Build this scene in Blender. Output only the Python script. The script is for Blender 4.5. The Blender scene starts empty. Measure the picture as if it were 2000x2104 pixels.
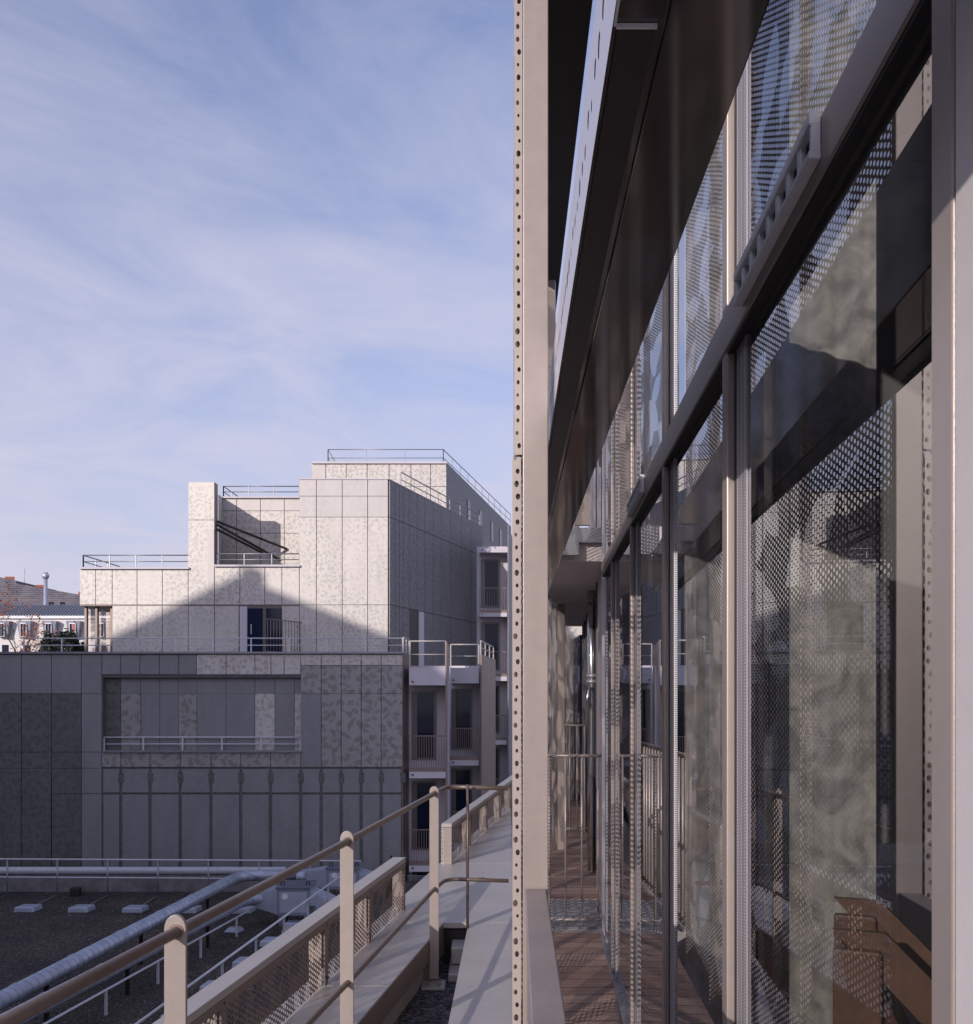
import bpy, bmesh, math, random
from mathutils import Vector, Matrix
R = math.radians
random.seed(7)
sc = bpy.context.scene
col = sc.collection

# ------------------------------------------------------------------ camera
F, CX, HY = 1900.0, 1000.0, 1425.0          # focal length, centre and horizon, in photo pixels
cam = bpy.data.cameras.new("camera"); camo = bpy.data.objects.new("camera", cam); col.objects.link(camo)
camo.location = (0, 0, 0); camo.rotation_euler = (R(90), 0, 0)
cam.sensor_width = 36; cam.lens = F / 2104 * 36
cam.shift_y = (HY - 1052) / 2104; cam.shift_x = 0
cam.clip_start = 0.05; cam.clip_end = 3000
sc.camera = camo

# ------------------------------------------------------------------ light
AZ, EL = R(32), R(17)                        # sun stands behind the camera, to the left
to_sun = Vector((-math.sin(AZ) * math.cos(EL), -math.cos(AZ) * math.cos(EL), math.sin(EL)))
sun = bpy.data.lights.new("sun", 'SUN'); sun.energy = 3.5; sun.angle = R(0.45); sun.color = (1.0, 0.90, 0.83)
suno = bpy.data.objects.new("sun", sun); col.objects.link(suno)
suno.rotation_euler = to_sun.to_track_quat('Z', 'Y').to_euler()
suno.location = to_sun * 50

sc.view_settings.view_transform = 'Standard'; sc.view_settings.look = 'None'
sc.view_settings.exposure = -0.1; sc.view_settings.gamma = 1.0
sc.cycles.transparent_max_bounces = 24
sc.cycles.max_bounces = 10
sc.cycles.use_denoising = True

# ------------------------------------------------------------------ node helper
class NT:
    def __init__(s, nt): s.nt = nt
    def n(s, typ, **kw):
        nd = s.nt.nodes.new(typ)
        for k, v in kw.items():
            if k.startswith('i_'):
                nm = k[2:]
                nm = int(nm) if nm.isdigit() else nm.replace('_', ' ')
                s.set(nd.inputs[nm], v)
            else: setattr(nd, k, v)
        return nd
    def set(s, inp, v):
        if isinstance(v, bpy.types.NodeSocket): s.nt.links.new(v, inp)
        else: inp.default_value = v
    def m(s, op, a, b=0.0, c=0.0, clamp=False):
        nd = s.nt.nodes.new('ShaderNodeMath'); nd.operation = op; nd.use_clamp = clamp
        s.set(nd.inputs[0], a); s.set(nd.inputs[1], b)
        if len(nd.inputs) > 2: s.set(nd.inputs[2], c)
        return nd.outputs[0]
    def v(s, op, a, b=None, scale=None):
        nd = s.nt.nodes.new('ShaderNodeVectorMath'); nd.operation = op
        s.set(nd.inputs[0], a)
        if b is not None: s.set(nd.inputs[1], b)
        if scale is not None: s.set(nd.inputs['Scale'], scale)
        return nd.outputs['Value'] if op in ('LENGTH', 'DOT_PRODUCT', 'DISTANCE') else nd.outputs[0]
    def xyz(s, vec):
        nd = s.nt.nodes.new('ShaderNodeSeparateXYZ'); s.set(nd.inputs[0], vec); return nd.outputs
    def cmb(s, x=0.0, y=0.0, z=0.0):
        nd = s.nt.nodes.new('ShaderNodeCombineXYZ')
        s.set(nd.inputs[0], x); s.set(nd.inputs[1], y); s.set(nd.inputs[2], z); return nd.outputs[0]
    def noise(s, vec, scale, detail=3.0, rough=0.55, dist=0.0):
        nd = s.nt.nodes.new('ShaderNodeTexNoise')
        s.set(nd.inputs['Vector'], vec); nd.inputs['Scale'].default_value = scale
        nd.inputs['Detail'].default_value = detail; nd.inputs['Roughness'].default_value = rough
        nd.inputs['Distortion'].default_value = dist
        return nd.outputs[0]
    def ramp(s, f, a, b, ca=(0, 0, 0, 1), cb=(1, 1, 1, 1)):
        nd = s.nt.nodes.new('ShaderNodeValToRGB'); s.set(nd.inputs[0], f)
        e = nd.color_ramp.elements; e[0].position = a; e[1].position = b; e[0].color = ca; e[1].color = cb
        return nd.outputs[0]
    def mix(s, f, a, b, typ='MIX'):
        nd = s.nt.nodes.new('ShaderNodeMix'); nd.data_type = 'RGBA'; nd.blend_type = typ
        s.set(nd.inputs[0], f); s.set(nd.inputs[6], a); s.set(nd.inputs[7], b)
        return nd.outputs[2]

# ------------------------------------------------------------------ world
w = bpy.data.worlds.new("World"); sc.world = w; w.use_nodes = True
wt = NT(w.node_tree)
for n_ in list(w.node_tree.nodes): w.node_tree.nodes.remove(n_)
sky = wt.n('ShaderNodeTexSky', sky_type='NISHITA', sun_disc=False, sun_elevation=EL, sun_rotation=math.pi + AZ,
           air_density=1.2, dust_density=1.6, ozone_density=2.6, altitude=60)
tc = wt.n('ShaderNodeTexCoord').outputs['Generated']
dx, dy, dz = wt.xyz(tc)
zz = wt.m('MAXIMUM', dz, 0.03)
# project the view direction on a high cloud sheet
px_ = wt.m('DIVIDE', dx, wt.m('ADD', zz, 0.12)); py_ = wt.m('DIVIDE', dy, wt.m('ADD', zz, 0.12))
rot = wt.n('ShaderNodeVectorRotate', rotation_type='Z_AXIS', i_Vector=wt.cmb(px_, py_, 0.0), i_Angle=R(-38)).outputs[0]
cv = wt.v('MULTIPLY', rot, (0.95, 1.2, 1.0))
c1 = wt.noise(cv, 1.7, 8.0, 0.60, 1.1)
c2 = wt.noise(wt.v('ADD', wt.v('MULTIPLY', rot, (2.4, 3.2, 1.0)), (3.1, 1.7, 0)), 1.0, 6.0, 0.65, 1.2)
c3 = wt.noise(wt.cmb(px_, py_, 4.0), 0.55, 2.0, 0.5, 0.3)
cl = wt.m('ADD', wt.m('MULTIPLY', c1, 0.66), wt.m('ADD', wt.m('MULTIPLY', c2, 0.14), wt.m('MULTIPLY', c3, 0.35)))
cm = wt.ramp(cl, 0.45, 0.74)
low = wt.ramp(dz, 0.02, 0.70, (1, 1, 1, 1), (0, 0, 0, 1))
cf = wt.m('MULTIPLY', wt.m('ADD', wt.m('ADD', wt.m('MULTIPLY', cm, 0.50), .10), wt.m('MULTIPLY', wt.m('POWER', low, 1.5), 0.78)), 1.0, clamp=True)
tinted = wt.mix(1.0, sky.outputs[0], (2.0, 1.80, 2.25, 1), 'MULTIPLY')
skyc = wt.mix(cf, tinted, (7.6, 7.5, 9.3, 1))
bg = wt.n('ShaderNodeBackground', i_Strength=0.09); wt.set(bg.inputs[0], skyc)
wo = wt.n('ShaderNodeOutputWorld'); w.node_tree.links.new(bg.outputs[0], wo.inputs[0])

# ------------------------------------------------------------------ geometry helpers
def pt(px, py, Y): return Vector(((px - CX) / F * Y, Y, (HY - py) / F * Y))
def PX(px, Y): return (px - CX) / F * Y
def PZ(py, Y): return (HY - py) / F * Y

class MB:
    def __init__(s): s.v = []; s.f = []; s.mi = []; s.uv = []; s.sm = []
    def face(s, pts, mi=0, uv=None, smooth=False):
        i = len(s.v); s.v += [tuple(p) for p in pts]; s.f.append(list(range(i, i + len(pts)))); s.mi.append(mi)
        s.uv.append(uv); s.sm.append(smooth); return s
    def hexa(s, c, mi=0):                     # c: 8 corners, 4 bottom ccw then 4 top ccw
        i = len(s.v); s.v += [tuple(p) for p in c]
        for q in ((3, 2, 1, 0), (4, 5, 6, 7), (0, 1, 5, 4), (1, 2, 6, 5), (2, 3, 7, 6), (3, 0, 4, 7)):
            s.f.append([i + k for k in q]); s.mi.append(mi); s.uv.append(None); s.sm.append(False)
        return s
    def box(s, x0, x1, y0, y1, z0, z1, mi=0):
        return s.hexa([(x0, y0, z0), (x1, y0, z0), (x1, y1, z0), (x0, y1, z0), (x0, y0, z1), (x1, y0, z1), (x1, y1, z1), (x0, y1, z1)], mi)
    def sk(s, sl, X0, xa, xb, y0, y1, z0, z1, mi=0):     # box whose long sides follow X = X0 + sl*Y
        a, b = X0 + sl * y0, X0 + sl * y1
        return s.hexa([(a + xa, y0, z0), (a + xb, y0, z0), (b + xb, y1, z0), (b + xa, y1, z0),
                       (a + xa, y0, z1), (a + xb, y0, z1), (b + xb, y1, z1), (b + xa, y1, z1)], mi)
    def wall(s, p, q, t, z0, z1, mi=0, z0b=None, z1b=None):  # upright slab from p to q (x,y), t metres thick to the right of travel
        d = Vector((q[0] - p[0], q[1] - p[1])); d.normalize(); n = Vector((d.y, -d.x)) * t
        z0b = z0 if z0b is None else z0b; z1b = z1 if z1b is None else z1b
        return s.hexa([(p[0], p[1], z0), (q[0], q[1], z0b), (q[0] + n.x, q[1] + n.y, z0b), (p[0] + n.x, p[1] + n.y, z0),
                       (p[0], p[1], z1), (q[0], q[1], z1b), (q[0] + n.x, q[1] + n.y, z1b), (p[0] + n.x, p[1] + n.y, z1)], mi)
    def tube(s, path, r, seg=10, mi=0, cap=True, radii=None):
        path = [Vector(p) for p in path]; n = len(path); rings = []; up = None
        for k, p in enumerate(path):
            d = (path[min(k + 1, n - 1)] - path[max(k - 1, 0)]).normalized()
            if up is None:
                up = Vector((0, 0, 1)) if abs(d.z) < .9 else Vector((0, 1, 0))
            a = d.cross(up).normalized(); b = a.cross(d).normalized(); up = b
            rr = radii[k] if radii else r; i = len(s.v)
            for j in range(seg):
                t = 2 * math.pi * j / seg
                s.v.append(tuple(p + a * (math.cos(t) * rr) + b * (math.sin(t) * rr)))
            rings.append(i)
        for k in range(n - 1):
            for j in range(seg):
                j2 = (j + 1) % seg
                s.f.append([rings[k] + j, rings[k] + j2, rings[k + 1] + j2, rings[k + 1] + j]); s.mi.append(mi); s.uv.append(None); s.sm.append(True)
        if cap:
            s.f.append([rings[0] + j for j in range(seg)][::-1]); s.mi.append(mi); s.uv.append(None); s.sm.append(False)
            s.f.append([rings[-1] + j for j in range(seg)]); s.mi.append(mi); s.uv.append(None); s.sm.append(False)
        return s
    def prism(s, poly, axis, t, mi=0):       # poly: list of 3D points, extruded by vector axis*t
        n = len(poly); i = len(s.v); ax = Vector(axis) * t
        s.v += [tuple(p) for p in poly] + [tuple(Vector(p) + ax) for p in poly]
        s.f.append([i + k for k in range(n)][::-1]); s.f.append([i + n + k for k in range(n)])
        for k in range(n): s.f.append([i + k, i + (k + 1) % n, i + n + (k + 1) % n, i + n + k])
        s.mi += [mi] * (n + 2); s.uv += [None] * (n + 2); s.sm += [False] * (n + 2)
        return s
    def sheet(s, path, z0, z1, u0=0.0, mi=0):  # thin upright sheet following a plan path, UV in metres along the unfolded sheet
        u = u0
        for a, b in zip(path[:-1], path[1:]):
            L = math.hypot(b[0] - a[0], b[1] - a[1])
            s.face([(a[0], a[1], z0), (b[0], b[1], z0), (b[0], b[1], z1), (a[0], a[1], z1)], mi,
                   [(u, z0), (u + L, z0), (u + L, z1), (u, z1)])
            u += L
        return s
    def build(s, name, mats, parent=None, bevel=0.0, solid=0.0, weld=False):
        me = bpy.data.meshes.new(name); me.from_pydata(s.v, [], s.f)
        mats = mats if isinstance(mats, (list, tuple)) else [mats]
        for m in mats: me.materials.append(m)
        me.polygons.foreach_set('material_index', s.mi); me.polygons.foreach_set('use_smooth', s.sm)
        if any(u is not None for u in s.uv):
            ul = me.uv_layers.new(name='UVMap'); k = 0
            for fi, f in enumerate(s.f):
                for j in range(len(f)):
                    if s.uv[fi] is not None: ul.data[k].uv = s.uv[fi][j]
                    k += 1
        me.validate(); me.update()
        bm = bmesh.new(); bm.from_mesh(me)
        if weld: bmesh.ops.remove_doubles(bm, verts=bm.verts, dist=1e-4)
        if not any(u is not None for u in s.uv): bmesh.ops.recalc_face_normals(bm, faces=bm.faces)
        bm.to_mesh(me); bm.free()
        o = bpy.data.objects.new(name, me); col.objects.link(o)
        if parent: o.parent = parent
        if bevel:
            md = o.modifiers.new('bevel', 'BEVEL'); md.width = bevel; md.segments = 2; md.limit_method = 'ANGLE'; md.angle_limit = R(50)
        if solid:
            md = o.modifiers.new('solid', 'SOLIDIFY'); md.thickness = solid
        return o

def tag(o, label=None, cat=None, group=None, kind=None):
    if label: o['label'] = label
    if cat: o['category'] = cat
    if group: o['group'] = group
    if kind: o['kind'] = kind
    return o
def thing(name, label, cat, loc=(0, 0, 0), group=None):
    o = bpy.data.objects.new(name, None); col.objects.link(o); o.location = loc
    return tag(o, label, cat, group)
def rebase(root, loc):                        # move an Empty to its thing's base while its parts stay put
    loc = Vector(loc); root.location = loc
    for c in root.children:
        c.location = c.location - loc
    return root
def copy_tree(o, parent=None):
    c = o.copy(); col.objects.link(c); c.parent = parent
    for ch in list(o.children): copy_tree(ch, c)
    return c

# ------------------------------------------------------------------ materials
M = {}
def mat(name, base=(.5, .5, .5), rough=.5, metal=0.0, var=0.0, vscale=3.0, bump=0.0, bscale=40.0, spec=None, streak=False):
    m = bpy.data.materials.new(name); m.use_nodes = True; t = NT(m.node_tree)
    b = m.node_tree.nodes['Principled BSDF']
    b.inputs['Roughness'].default_value = rough; b.inputs['Metallic'].default_value = metal
    if spec is not None: b.inputs['Specular IOR Level'].default_value = spec
    c = (*base, 1)
    oc = t.n('ShaderNodeTexCoord').outputs['Object']
    if var:
        vec = t.v('MULTIPLY', oc, (1, 1, .12)) if streak else oc
        nz = t.noise(vec, vscale, 5, .6)
        nz2 = t.noise(oc, vscale * 9, 3, .6)
        f = t.m('ADD', t.m('MULTIPLY', nz, .7), t.m('MULTIPLY', nz2, .3))
        lo = tuple(x * (1 - var) for x in base) + (1,); hi = tuple(min(1, x * (1 + var)) for x in base) + (1,)
        t.set(b.inputs['Base Color'], t.ramp(f, .35, .65, lo, hi))
        t.set(b.inputs['Roughness'], t.m('ADD', rough - .07, t.m('MULTIPLY', f, .14)))
    else: b.inputs['Base Color'].default_value = c
    if bump:
        bp = t.n('ShaderNodeBump', i_Strength=bump, i_Distance=.01); t.set(bp.inputs['Height'], t.noise(oc, bscale, 4, .6))
        t.set(b.inputs['Normal'], bp.outputs[0])
    M[name] = m; return m

mat('beige_metal', (.385, .330, .305), .40, .25, .10, 2.6, .06, 260, None, True)
mat('rail_metal', (.20, .155, .135), .38, .55, .18, 6.0, .05, 200)
mat('deck_metal', (.44, .415, .40), .42, .15, .10, 3.0, .05, 60)
mat('brown_metal', (.24, .185, .165), .45, .3, .1, 3.0)
mat('dark_metal', (.045, .042, .045), .35, .6, .1, 4)
mat('soffit_metal', (.16, .15, .15), .08, 1.0)
mat('grey_metal', (.30, .30, .33), .4, .5, .1, 4)
mat('white_metal', (.62, .62, .66), .45, .1, .08, 4)
mat('concrete', (.36, .335, .33), .85, 0, .16, 5, .35, 60)
mat('plaster', (.62, .58, .58), .9, 0, .06, 3, .08, 220)
mat('ceiling_plaster', (.74, .66, .63), .8, 0, .06, 2)
mat('shaded_ceiling', (.06, .055, .055), .7, 0, .1, 2)  # shade under the upper slab is put into this dark colour
mat('curb', (.20, .19, .19), .9, 0, .35, 3, .4, 20)
mat('rubber', (.02, .02, .022), .6)
mat('slab_white', (.58, .55, .60), .6, 0, .06, 2, 0, 10, None, True)
mat('sash_metal', (.07, .07, .085), .35, .4, .05)
mat('stone', (.26, .24, .23), .9, 0, .15, .6)
mat('window_frame', (.14, .13, .13), .4, .4, .05)
mat('wood', (.12, .06, .04), .5, 0, .3, 14, 0, 10, None, False)
mat('interior_wall', (.20, .20, .20), .9, 0, .1, 2)
mat('interior_white', (.75, .76, .78), .5, 0, .04, 2)
mat('terracotta', (.42, .13, .06), .8, 0, .2, 8)
mat('zinc_roof', (.22, .25, .32), .5, .3, .12, 1.5)
mat('house_white', (.72, .69, .68), .9, 0, .08, 1.5, 0, 10, None, True)
mat('bark', (.09, .06, .05), .9, 0, .3, 6)
mat('leaf_orange', (.36, .12, .05), .8, 0, .4, 9)
mat('leaf_dark', (.02, .035, .025), .7, 0, .4, 5)
mat('duct_metal', (.44, .47, .56), .42, .35, .12, 3, .05, 20)
mat('unit_metal', (.25, .28, .35), .45, .3, .18, 5, .05, 20)
mat('lid_metal', (.16, .17, .21), .5, .3, .15, 4)
mat('pipe_chrome', (.62, .63, .66), .18, .95, .05, 4)
mat('red_shutter', (.45, .06, .03), .6)

# duct with spiral seams
m = mat('spiral_duct', (.38, .40, .47), .42, .35)
t = NT(m.node_tree); b = m.node_tree.nodes['Principled BSDF']
oc = t.n('ShaderNodeTexCoord').outputs['Object']; x, y, z = t.xyz(oc)
ph = t.m('FRACT', t.m('MULTIPLY', t.m('ADD', y, t.m('MULTIPLY', z, .35)), 5.5))
ln = t.m('LESS_THAN', t.m('ABSOLUTE', t.m('SUBTRACT', ph, .5)), .06)
nz = t.noise(oc, 4, 5, .6)
c0 = t.ramp(nz, .35, .7, (.36, .39, .47, 1), (.52, .55, .65, 1))
t.set(b.inputs['Base Color'], t.mix(ln, c0, (.26, .28, .34, 1)))
bp = t.n('ShaderNodeBump', i_Strength=.5, i_Distance=.02); t.set(bp.inputs['Height'], t.m('MULTIPLY', ln, -1.0)); t.set(b.inputs['Normal'], bp.outputs[0])

# --- leaf drawing: one almond per Voronoi cell, turned at random
def leaf_mask(t, vec, size, off=(0, 0, 0), L=.62, W=.20, vein=True):
    v = t.v('ADD', t.v('SCALE', vec, scale=1.0 / size), off)
    vo = t.n('ShaderNodeTexVoronoi', voronoi_dimensions='2D', i_Scale=1.0, i_Randomness=.75); t.set(vo.inputs['Vector'], v)
    loc = t.v('SUBTRACT', v, vo.outputs['Position'])
    r, g, bb = t.xyz(vo.outputs['Color'])
    q = t.n('ShaderNodeVectorRotate', rotation_type='Z_AXIS'); t.set(q.inputs['Vector'], loc); t.set(q.inputs['Angle'], t.m('MULTIPLY', r, 6.283))
    lx, ly, _ = t.xyz(q.outputs[0])
    ly = t.m('ADD', ly, t.m('MULTIPLY', t.m('MULTIPLY', lx, lx), t.m('SUBTRACT', t.m('MULTIPLY', g, .9), .45)))
    xx = t.m('DIVIDE', lx, L * .5 / .5); sq = t.m('MULTIPLY', xx, xx)
    wdt = t.m('MULTIPLY', t.m('SUBTRACT', 1.0, t.m('MULTIPLY', sq, 1 / .42)), W)
    ins = t.m('LESS_THAN', t.m('ABSOLUTE', ly), wdt)
    if vein:
        mid = t.m('GREATER_THAN', t.m('ABSOLUTE', ly), .018)
        sv = t.m('FRACT', t.m('MULTIPLY', t.m('SUBTRACT', lx, t.m('MULTIPLY', t.m('ABSOLUTE', ly), .7)), 8.0))
        ins = t.m('MULTIPLY', t.m('MULTIPLY', ins, mid), t.m('ADD', t.m('MULTIPLY', t.m('GREATER_THAN', sv, .2), .6), .4))
    stem = t.m('MULTIPLY', t.m('LESS_THAN', t.m('ABSOLUTE', ly), .022), t.m('GREATER_THAN', lx, 0.0))
    return t.m('MAXIMUM', ins, t.m('MULTIPLY', stem, .8))

def cladding(name, base, mark, strength, rough=.45, size=.36, metal=.15, fade=.0):
    m = bpy.data.materials.new(name); m.use_nodes = True; t = NT(m.node_tree); b = m.node_tree.nodes['Principled BSDF']
    oc = t.n('ShaderNodeTexCoord').outputs['Object']; x, y, z = t.xyz(oc)
    uv = t.cmb(t.m('ADD', x, t.m('MULTIPLY', y, .9)), z, 0.0)
    wob = t.noise(oc, 3.0, 3, .6)
    uv = t.v('ADD', uv, t.cmb(t.m('MULTIPLY', wob, .12), t.m('MULTIPLY', wob, .1), 0.0))
    a = leaf_mask(t, uv, size); a2 = leaf_mask(t, uv, size * .8, (5.3, 2.1, 0), vein=False)
    k = t.m('MAXIMUM', a, t.m('MULTIPLY', a2, .7))
    big = t.noise(oc, .7, 2, .5); fine = t.noise(oc, 18, 4, .7)
    pres = t.ramp(t.m('ADD', t.m('MULTIPLY', big, .6), t.m('MULTIPLY', fine, .4)), .40 + fade, .56 + fade)
    vs = t.n('ShaderNodeTexVoronoi', i_Scale=26.0); t.set(vs.inputs['Vector'], oc)
    dots = t.m('LESS_THAN', vs.outputs['Distance'], .33)
    k = t.m('MULTIPLY', t.m('MULTIPLY', k, strength), pres)
    k = t.m('MULTIPLY', k, t.m('ADD', .55, t.m('MULTIPLY', dots, .6)))
    k = t.m('ADD', k, t.m('MULTIPLY', dots, .07))
    dirt = t.noise(t.v('MULTIPLY', oc, (1, 1, .3)), 2.2, 5, .6)
    bc = t.ramp(dirt, .3, .7, (*[c * .9 for c in base], 1), (*[min(1, c * 1.07) for c in base], 1))
    t.set(b.inputs['Base Color'], t.mix(k, bc, (*mark, 1)))
    b.inputs['Metallic'].default_value = metal
    t.set(b.inputs['Roughness'], t.m('ADD', rough, t.m('MULTIPLY', dirt, .15)))
    M[name] = m
cladding('clad_leaf', (.60, .565, .53), (.18, .17, .155), .66, size=.235, fade=-.10)
cladding('clad_faint', (.61, .575, .54), (.20, .19, .175), .58, size=.22, fade=-.02)
cladding('clad_plain', (.55, .515, .50), (.25, .24, .23), .35, size=.24, fade=.05)
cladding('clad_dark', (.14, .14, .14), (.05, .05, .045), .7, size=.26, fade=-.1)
cladding('clad_shade_leaf', (.34, .33, .32), (.11, .11, .098), .8, size=.33, fade=-.10)  # darker cladding copies: the front block's shade is put into their base colour
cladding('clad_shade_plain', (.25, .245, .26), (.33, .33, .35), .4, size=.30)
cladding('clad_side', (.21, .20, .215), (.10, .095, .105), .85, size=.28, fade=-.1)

# --- perforated metal: round holes on a staggered grid; the holes grow where the leaf motif lies
def perforated(name, base, pitch, r_small, r_big, metal=.35, rough=.42, leaf=.45, jitter=False):
    m = bpy.data.materials.new(name); m.use_nodes = True; t = NT(m.node_tree); b = m.node_tree.nodes['Principled BSDF']
    uv = t.n('ShaderNodeTexCoord').outputs['UV']; v, u, _ = t.xyz(uv)
    rh = pitch * .866
    row = t.m('FLOOR', t.m('DIVIDE', v, rh))
    sh = t.m('MULTIPLY', t.m('MODULO', t.m('ABSOLUTE', row), 2.0), .5)
    uu = t.m('ADD', t.m('DIVIDE', u, pitch), sh)
    du = t.m('SUBTRACT', t.m('FRACT', uu), .5)
    dv = t.m('MULTIPLY', t.m('SUBTRACT', t.m('FRACT', t.m('DIVIDE', v, rh)), .5), .866)
    d = t.m('SQRT', t.m('ADD', t.m('MULTIPLY', du, du), t.m('MULTIPLY', dv, dv)))
    if leaf:
        lm = t.m('MAXIMUM', leaf_mask(t, uv, leaf, vein=False), leaf_mask(t, uv, leaf * .8, (3.7, 8.2, 0), vein=False))
        rad = t.m('ADD', r_small, t.m('MULTIPLY', lm, r_big - r_small))
    elif False:
        wn = t.n('ShaderNodeTexWhiteNoise', noise_dimensions='1D'); t.set(wn.inputs['W'], row)
        rad = t.m('ADD', r_small, t.m('MULTIPLY', wn.outputs['Value'], r_big - r_small))
    else: rad = r_small
    hole = t.m('LESS_THAN', d, rad)
    b.inputs['Base Color'].default_value = (*base, 1); b.inputs['Metallic'].default_value = metal; b.inputs['Roughness'].default_value = rough
    tr = t.n('ShaderNodeBsdfTransparent'); mx = t.n('ShaderNodeMixShader')
    t.set(mx.inputs[0], hole); m.node_tree.links.new(b.outputs[0], mx.inputs[1]); m.node_tree.links.new(tr.outputs[0], mx.inputs[2])
    m.node_tree.links.new(mx.outputs[0], m.node_tree.nodes['Material Output'].inputs[0])
    M[name] = m
perforated('perf_screen', (.42, .35, .32), .023, .30, .44)
perforated('perf_parapet', (.27, .20, .17), .0225, .30, .43, leaf=.20)

perforated('perf_fascia', (.60, .60, .68), .05, .0, .22, leaf=.5)

# one column of holes of uneven size, clipped here and there like a folded edge
m = bpy.data.materials.new('perf_edge'); m.use_nodes = True; t = NT(m.node_tree); b = m.node_tree.nodes['Principled BSDF']
u, v, _ = t.xyz(t.n('ShaderNodeTexCoord').outputs['UV'])
row = t.m('FLOOR', t.m('DIVIDE', v, .0298)); fv = t.m('MULTIPLY', t.m('SUBTRACT', t.m('FRACT', t.m('DIVIDE', v, .0298)), .5), .0298)
wn = t.n('ShaderNodeTexWhiteNoise', noise_dimensions='1D'); t.set(wn.inputs['W'], row); wr, wg, wb = t.xyz(wn.outputs['Color'])
cu = t.m('MULTIPLY', t.m('SUBTRACT', wr, .5), .006); du = t.m('SUBTRACT', u, cu)
d = t.m('SQRT', t.m('ADD', t.m('MULTIPLY', t.m('MULTIPLY', du, du), 2.4), t.m('MULTIPLY', fv, fv)))
hole = t.m('LESS_THAN', d, t.m('ADD', .0040, t.m('MULTIPLY', wg, .0040)))
b.inputs['Base Color'].default_value = (.47, .41, .38, 1); b.inputs['Metallic'].default_value = .25; b.inputs['Roughness'].default_value = .4
tr = t.n('ShaderNodeBsdfTransparent'); mx = t.n('ShaderNodeMixShader')
t.set(mx.inputs[0], hole); m.node_tree.links.new(b.outputs[0], mx.inputs[1]); m.node_tree.links.new(tr.outputs[0], mx.inputs[2])
m.node_tree.links.new(mx.outputs[0], m.node_tree.nodes['Material Output'].inputs[0]); M['perf_edge'] = m
m2 = m.copy(); m2.name = 'perf_fascia_row'; m2.node_tree.nodes['Principled BSDF'].inputs['Base Color'].default_value = (.58, .58, .66, 1); M['perf_fascia_row'] = m2

# --- glass: mirror-like by Fresnel, otherwise clear with a slight tint
def glass(name, tint=(.78, .79, .78), ior=1.62):
    m = bpy.data.materials.new(name); m.use_nodes = True; nt = m.node_tree; t = NT(nt)
    for n_ in list(nt.nodes): nt.nodes.remove(n_)
    ge = t.n('ShaderNodeNewGeometry'); c = t.m('ABSOLUTE', t.v('DOT_PRODUCT', ge.outputs['Normal'], ge.outputs['Incoming']))
    r0 = ((ior - 1) / (ior + 1)) ** 2
    r1 = t.m('ADD', r0, t.m('MULTIPLY', t.m('POWER', t.m('SUBTRACT', 1.0, c), 5.0), 1 - r0))
    fr = t.m('DIVIDE', t.m('MULTIPLY', r1, 2.0), t.m('ADD', 1.0, r1)); tr = t.n('ShaderNodeBsdfTransparent'); tr.inputs[0].default_value = (*tint, 1)
    gl = t.n('ShaderNodeBsdfGlossy'); gl.inputs['Roughness'].default_value = 0.0; gl.inputs[0].default_value = (.92, .94, .98, 1)
    oc = t.n('ShaderNodeTexCoord').outputs['Object']
    bp = t.n('ShaderNodeBump', i_Strength=.03, i_Distance=.004); t.set(bp.inputs['Height'], t.noise(oc, 2.5, 1, .4)); t.set(gl.inputs['Normal'], bp.outputs[0])
    mx = t.n('ShaderNodeMixShader'); t.set(mx.inputs[0], fr)
    nt.links.new(tr.outputs[0], mx.inputs[1]); nt.links.new(gl.outputs[0], mx.inputs[2])
    o = t.n('ShaderNodeOutputMaterial'); nt.links.new(mx.outputs[0], o.inputs[0]); M[name] = m
glass('glass')
m = mat('far_glass', (.010, .016, .042), .06, 0.0, spec=.35)

# --- boards of the balcony floor, gravel, brick-like masonry
m = mat('boards', (.17, .09, .065), .55)
t = NT(m.node_tree); b = m.node_tree.nodes['Principled BSDF']
oc = t.n('ShaderNodeTexCoord').outputs['Object']; x, y, z = t.xyz(oc)
f = t.m('FRACT', t.m('MULTIPLY', y, 8.0)); gap = t.m('LESS_THAN', f, .07)
groove = t.m('LESS_THAN', t.m('FRACT', t.m('MULTIPLY', y, 40.0)), .25)
bid = t.m('FLOOR', t.m('MULTIPLY', y, 8.0)); wn = t.n('ShaderNodeTexWhiteNoise', noise_dimensions='1D'); t.set(wn.inputs['W'], bid)
gr = t.noise(t.v('MULTIPLY', oc, (3, 40, 1)), 1.5, 5, .6)
cc = t.ramp(t.m('ADD', t.m('MULTIPLY', gr, .7), t.m('MULTIPLY', wn.outputs[0], .3)), .3, .75, (.27, .165, .13, 1), (.54, .38, .31, 1))
cc = t.mix(t.m('MULTIPLY', groove, .45), cc, (.06, .03, .025, 1))
t.set(b.inputs['Base Color'], t.mix(gap, cc, (.01, .008, .008, 1)))
m = mat('gravel', (.08, .07, .06), .95)
t = NT(m.node_tree); b = m.node_tree.nodes['Principled BSDF']
oc = t.n('ShaderNodeTexCoord').outputs['Object']
vo = t.n('ShaderNodeTexVoronoi', i_Scale=34.0); t.set(vo.inputs['Vector'], oc)
wn = t.xyz(vo.outputs['Color'])[0]
g1 = t.ramp(wn, .25, 1.0, (.04, .036, .036, 1), (.19, .16, .13, 1))
spk = t.m('GREATER_THAN', t.xyz(vo.outputs['Color'])[1], .975)
g1 = t.mix(spk, g1, (.42, .38, .33, 1))
patch = t.ramp(t.noise(oc, .45, 4, .6), .35, .65, (.35, .35, .38, 1), (.85, .78, .70, 1))
t.set(b.inputs['Base Color'], t.mix(1.0, g1, patch, 'MULTIPLY'))
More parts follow.
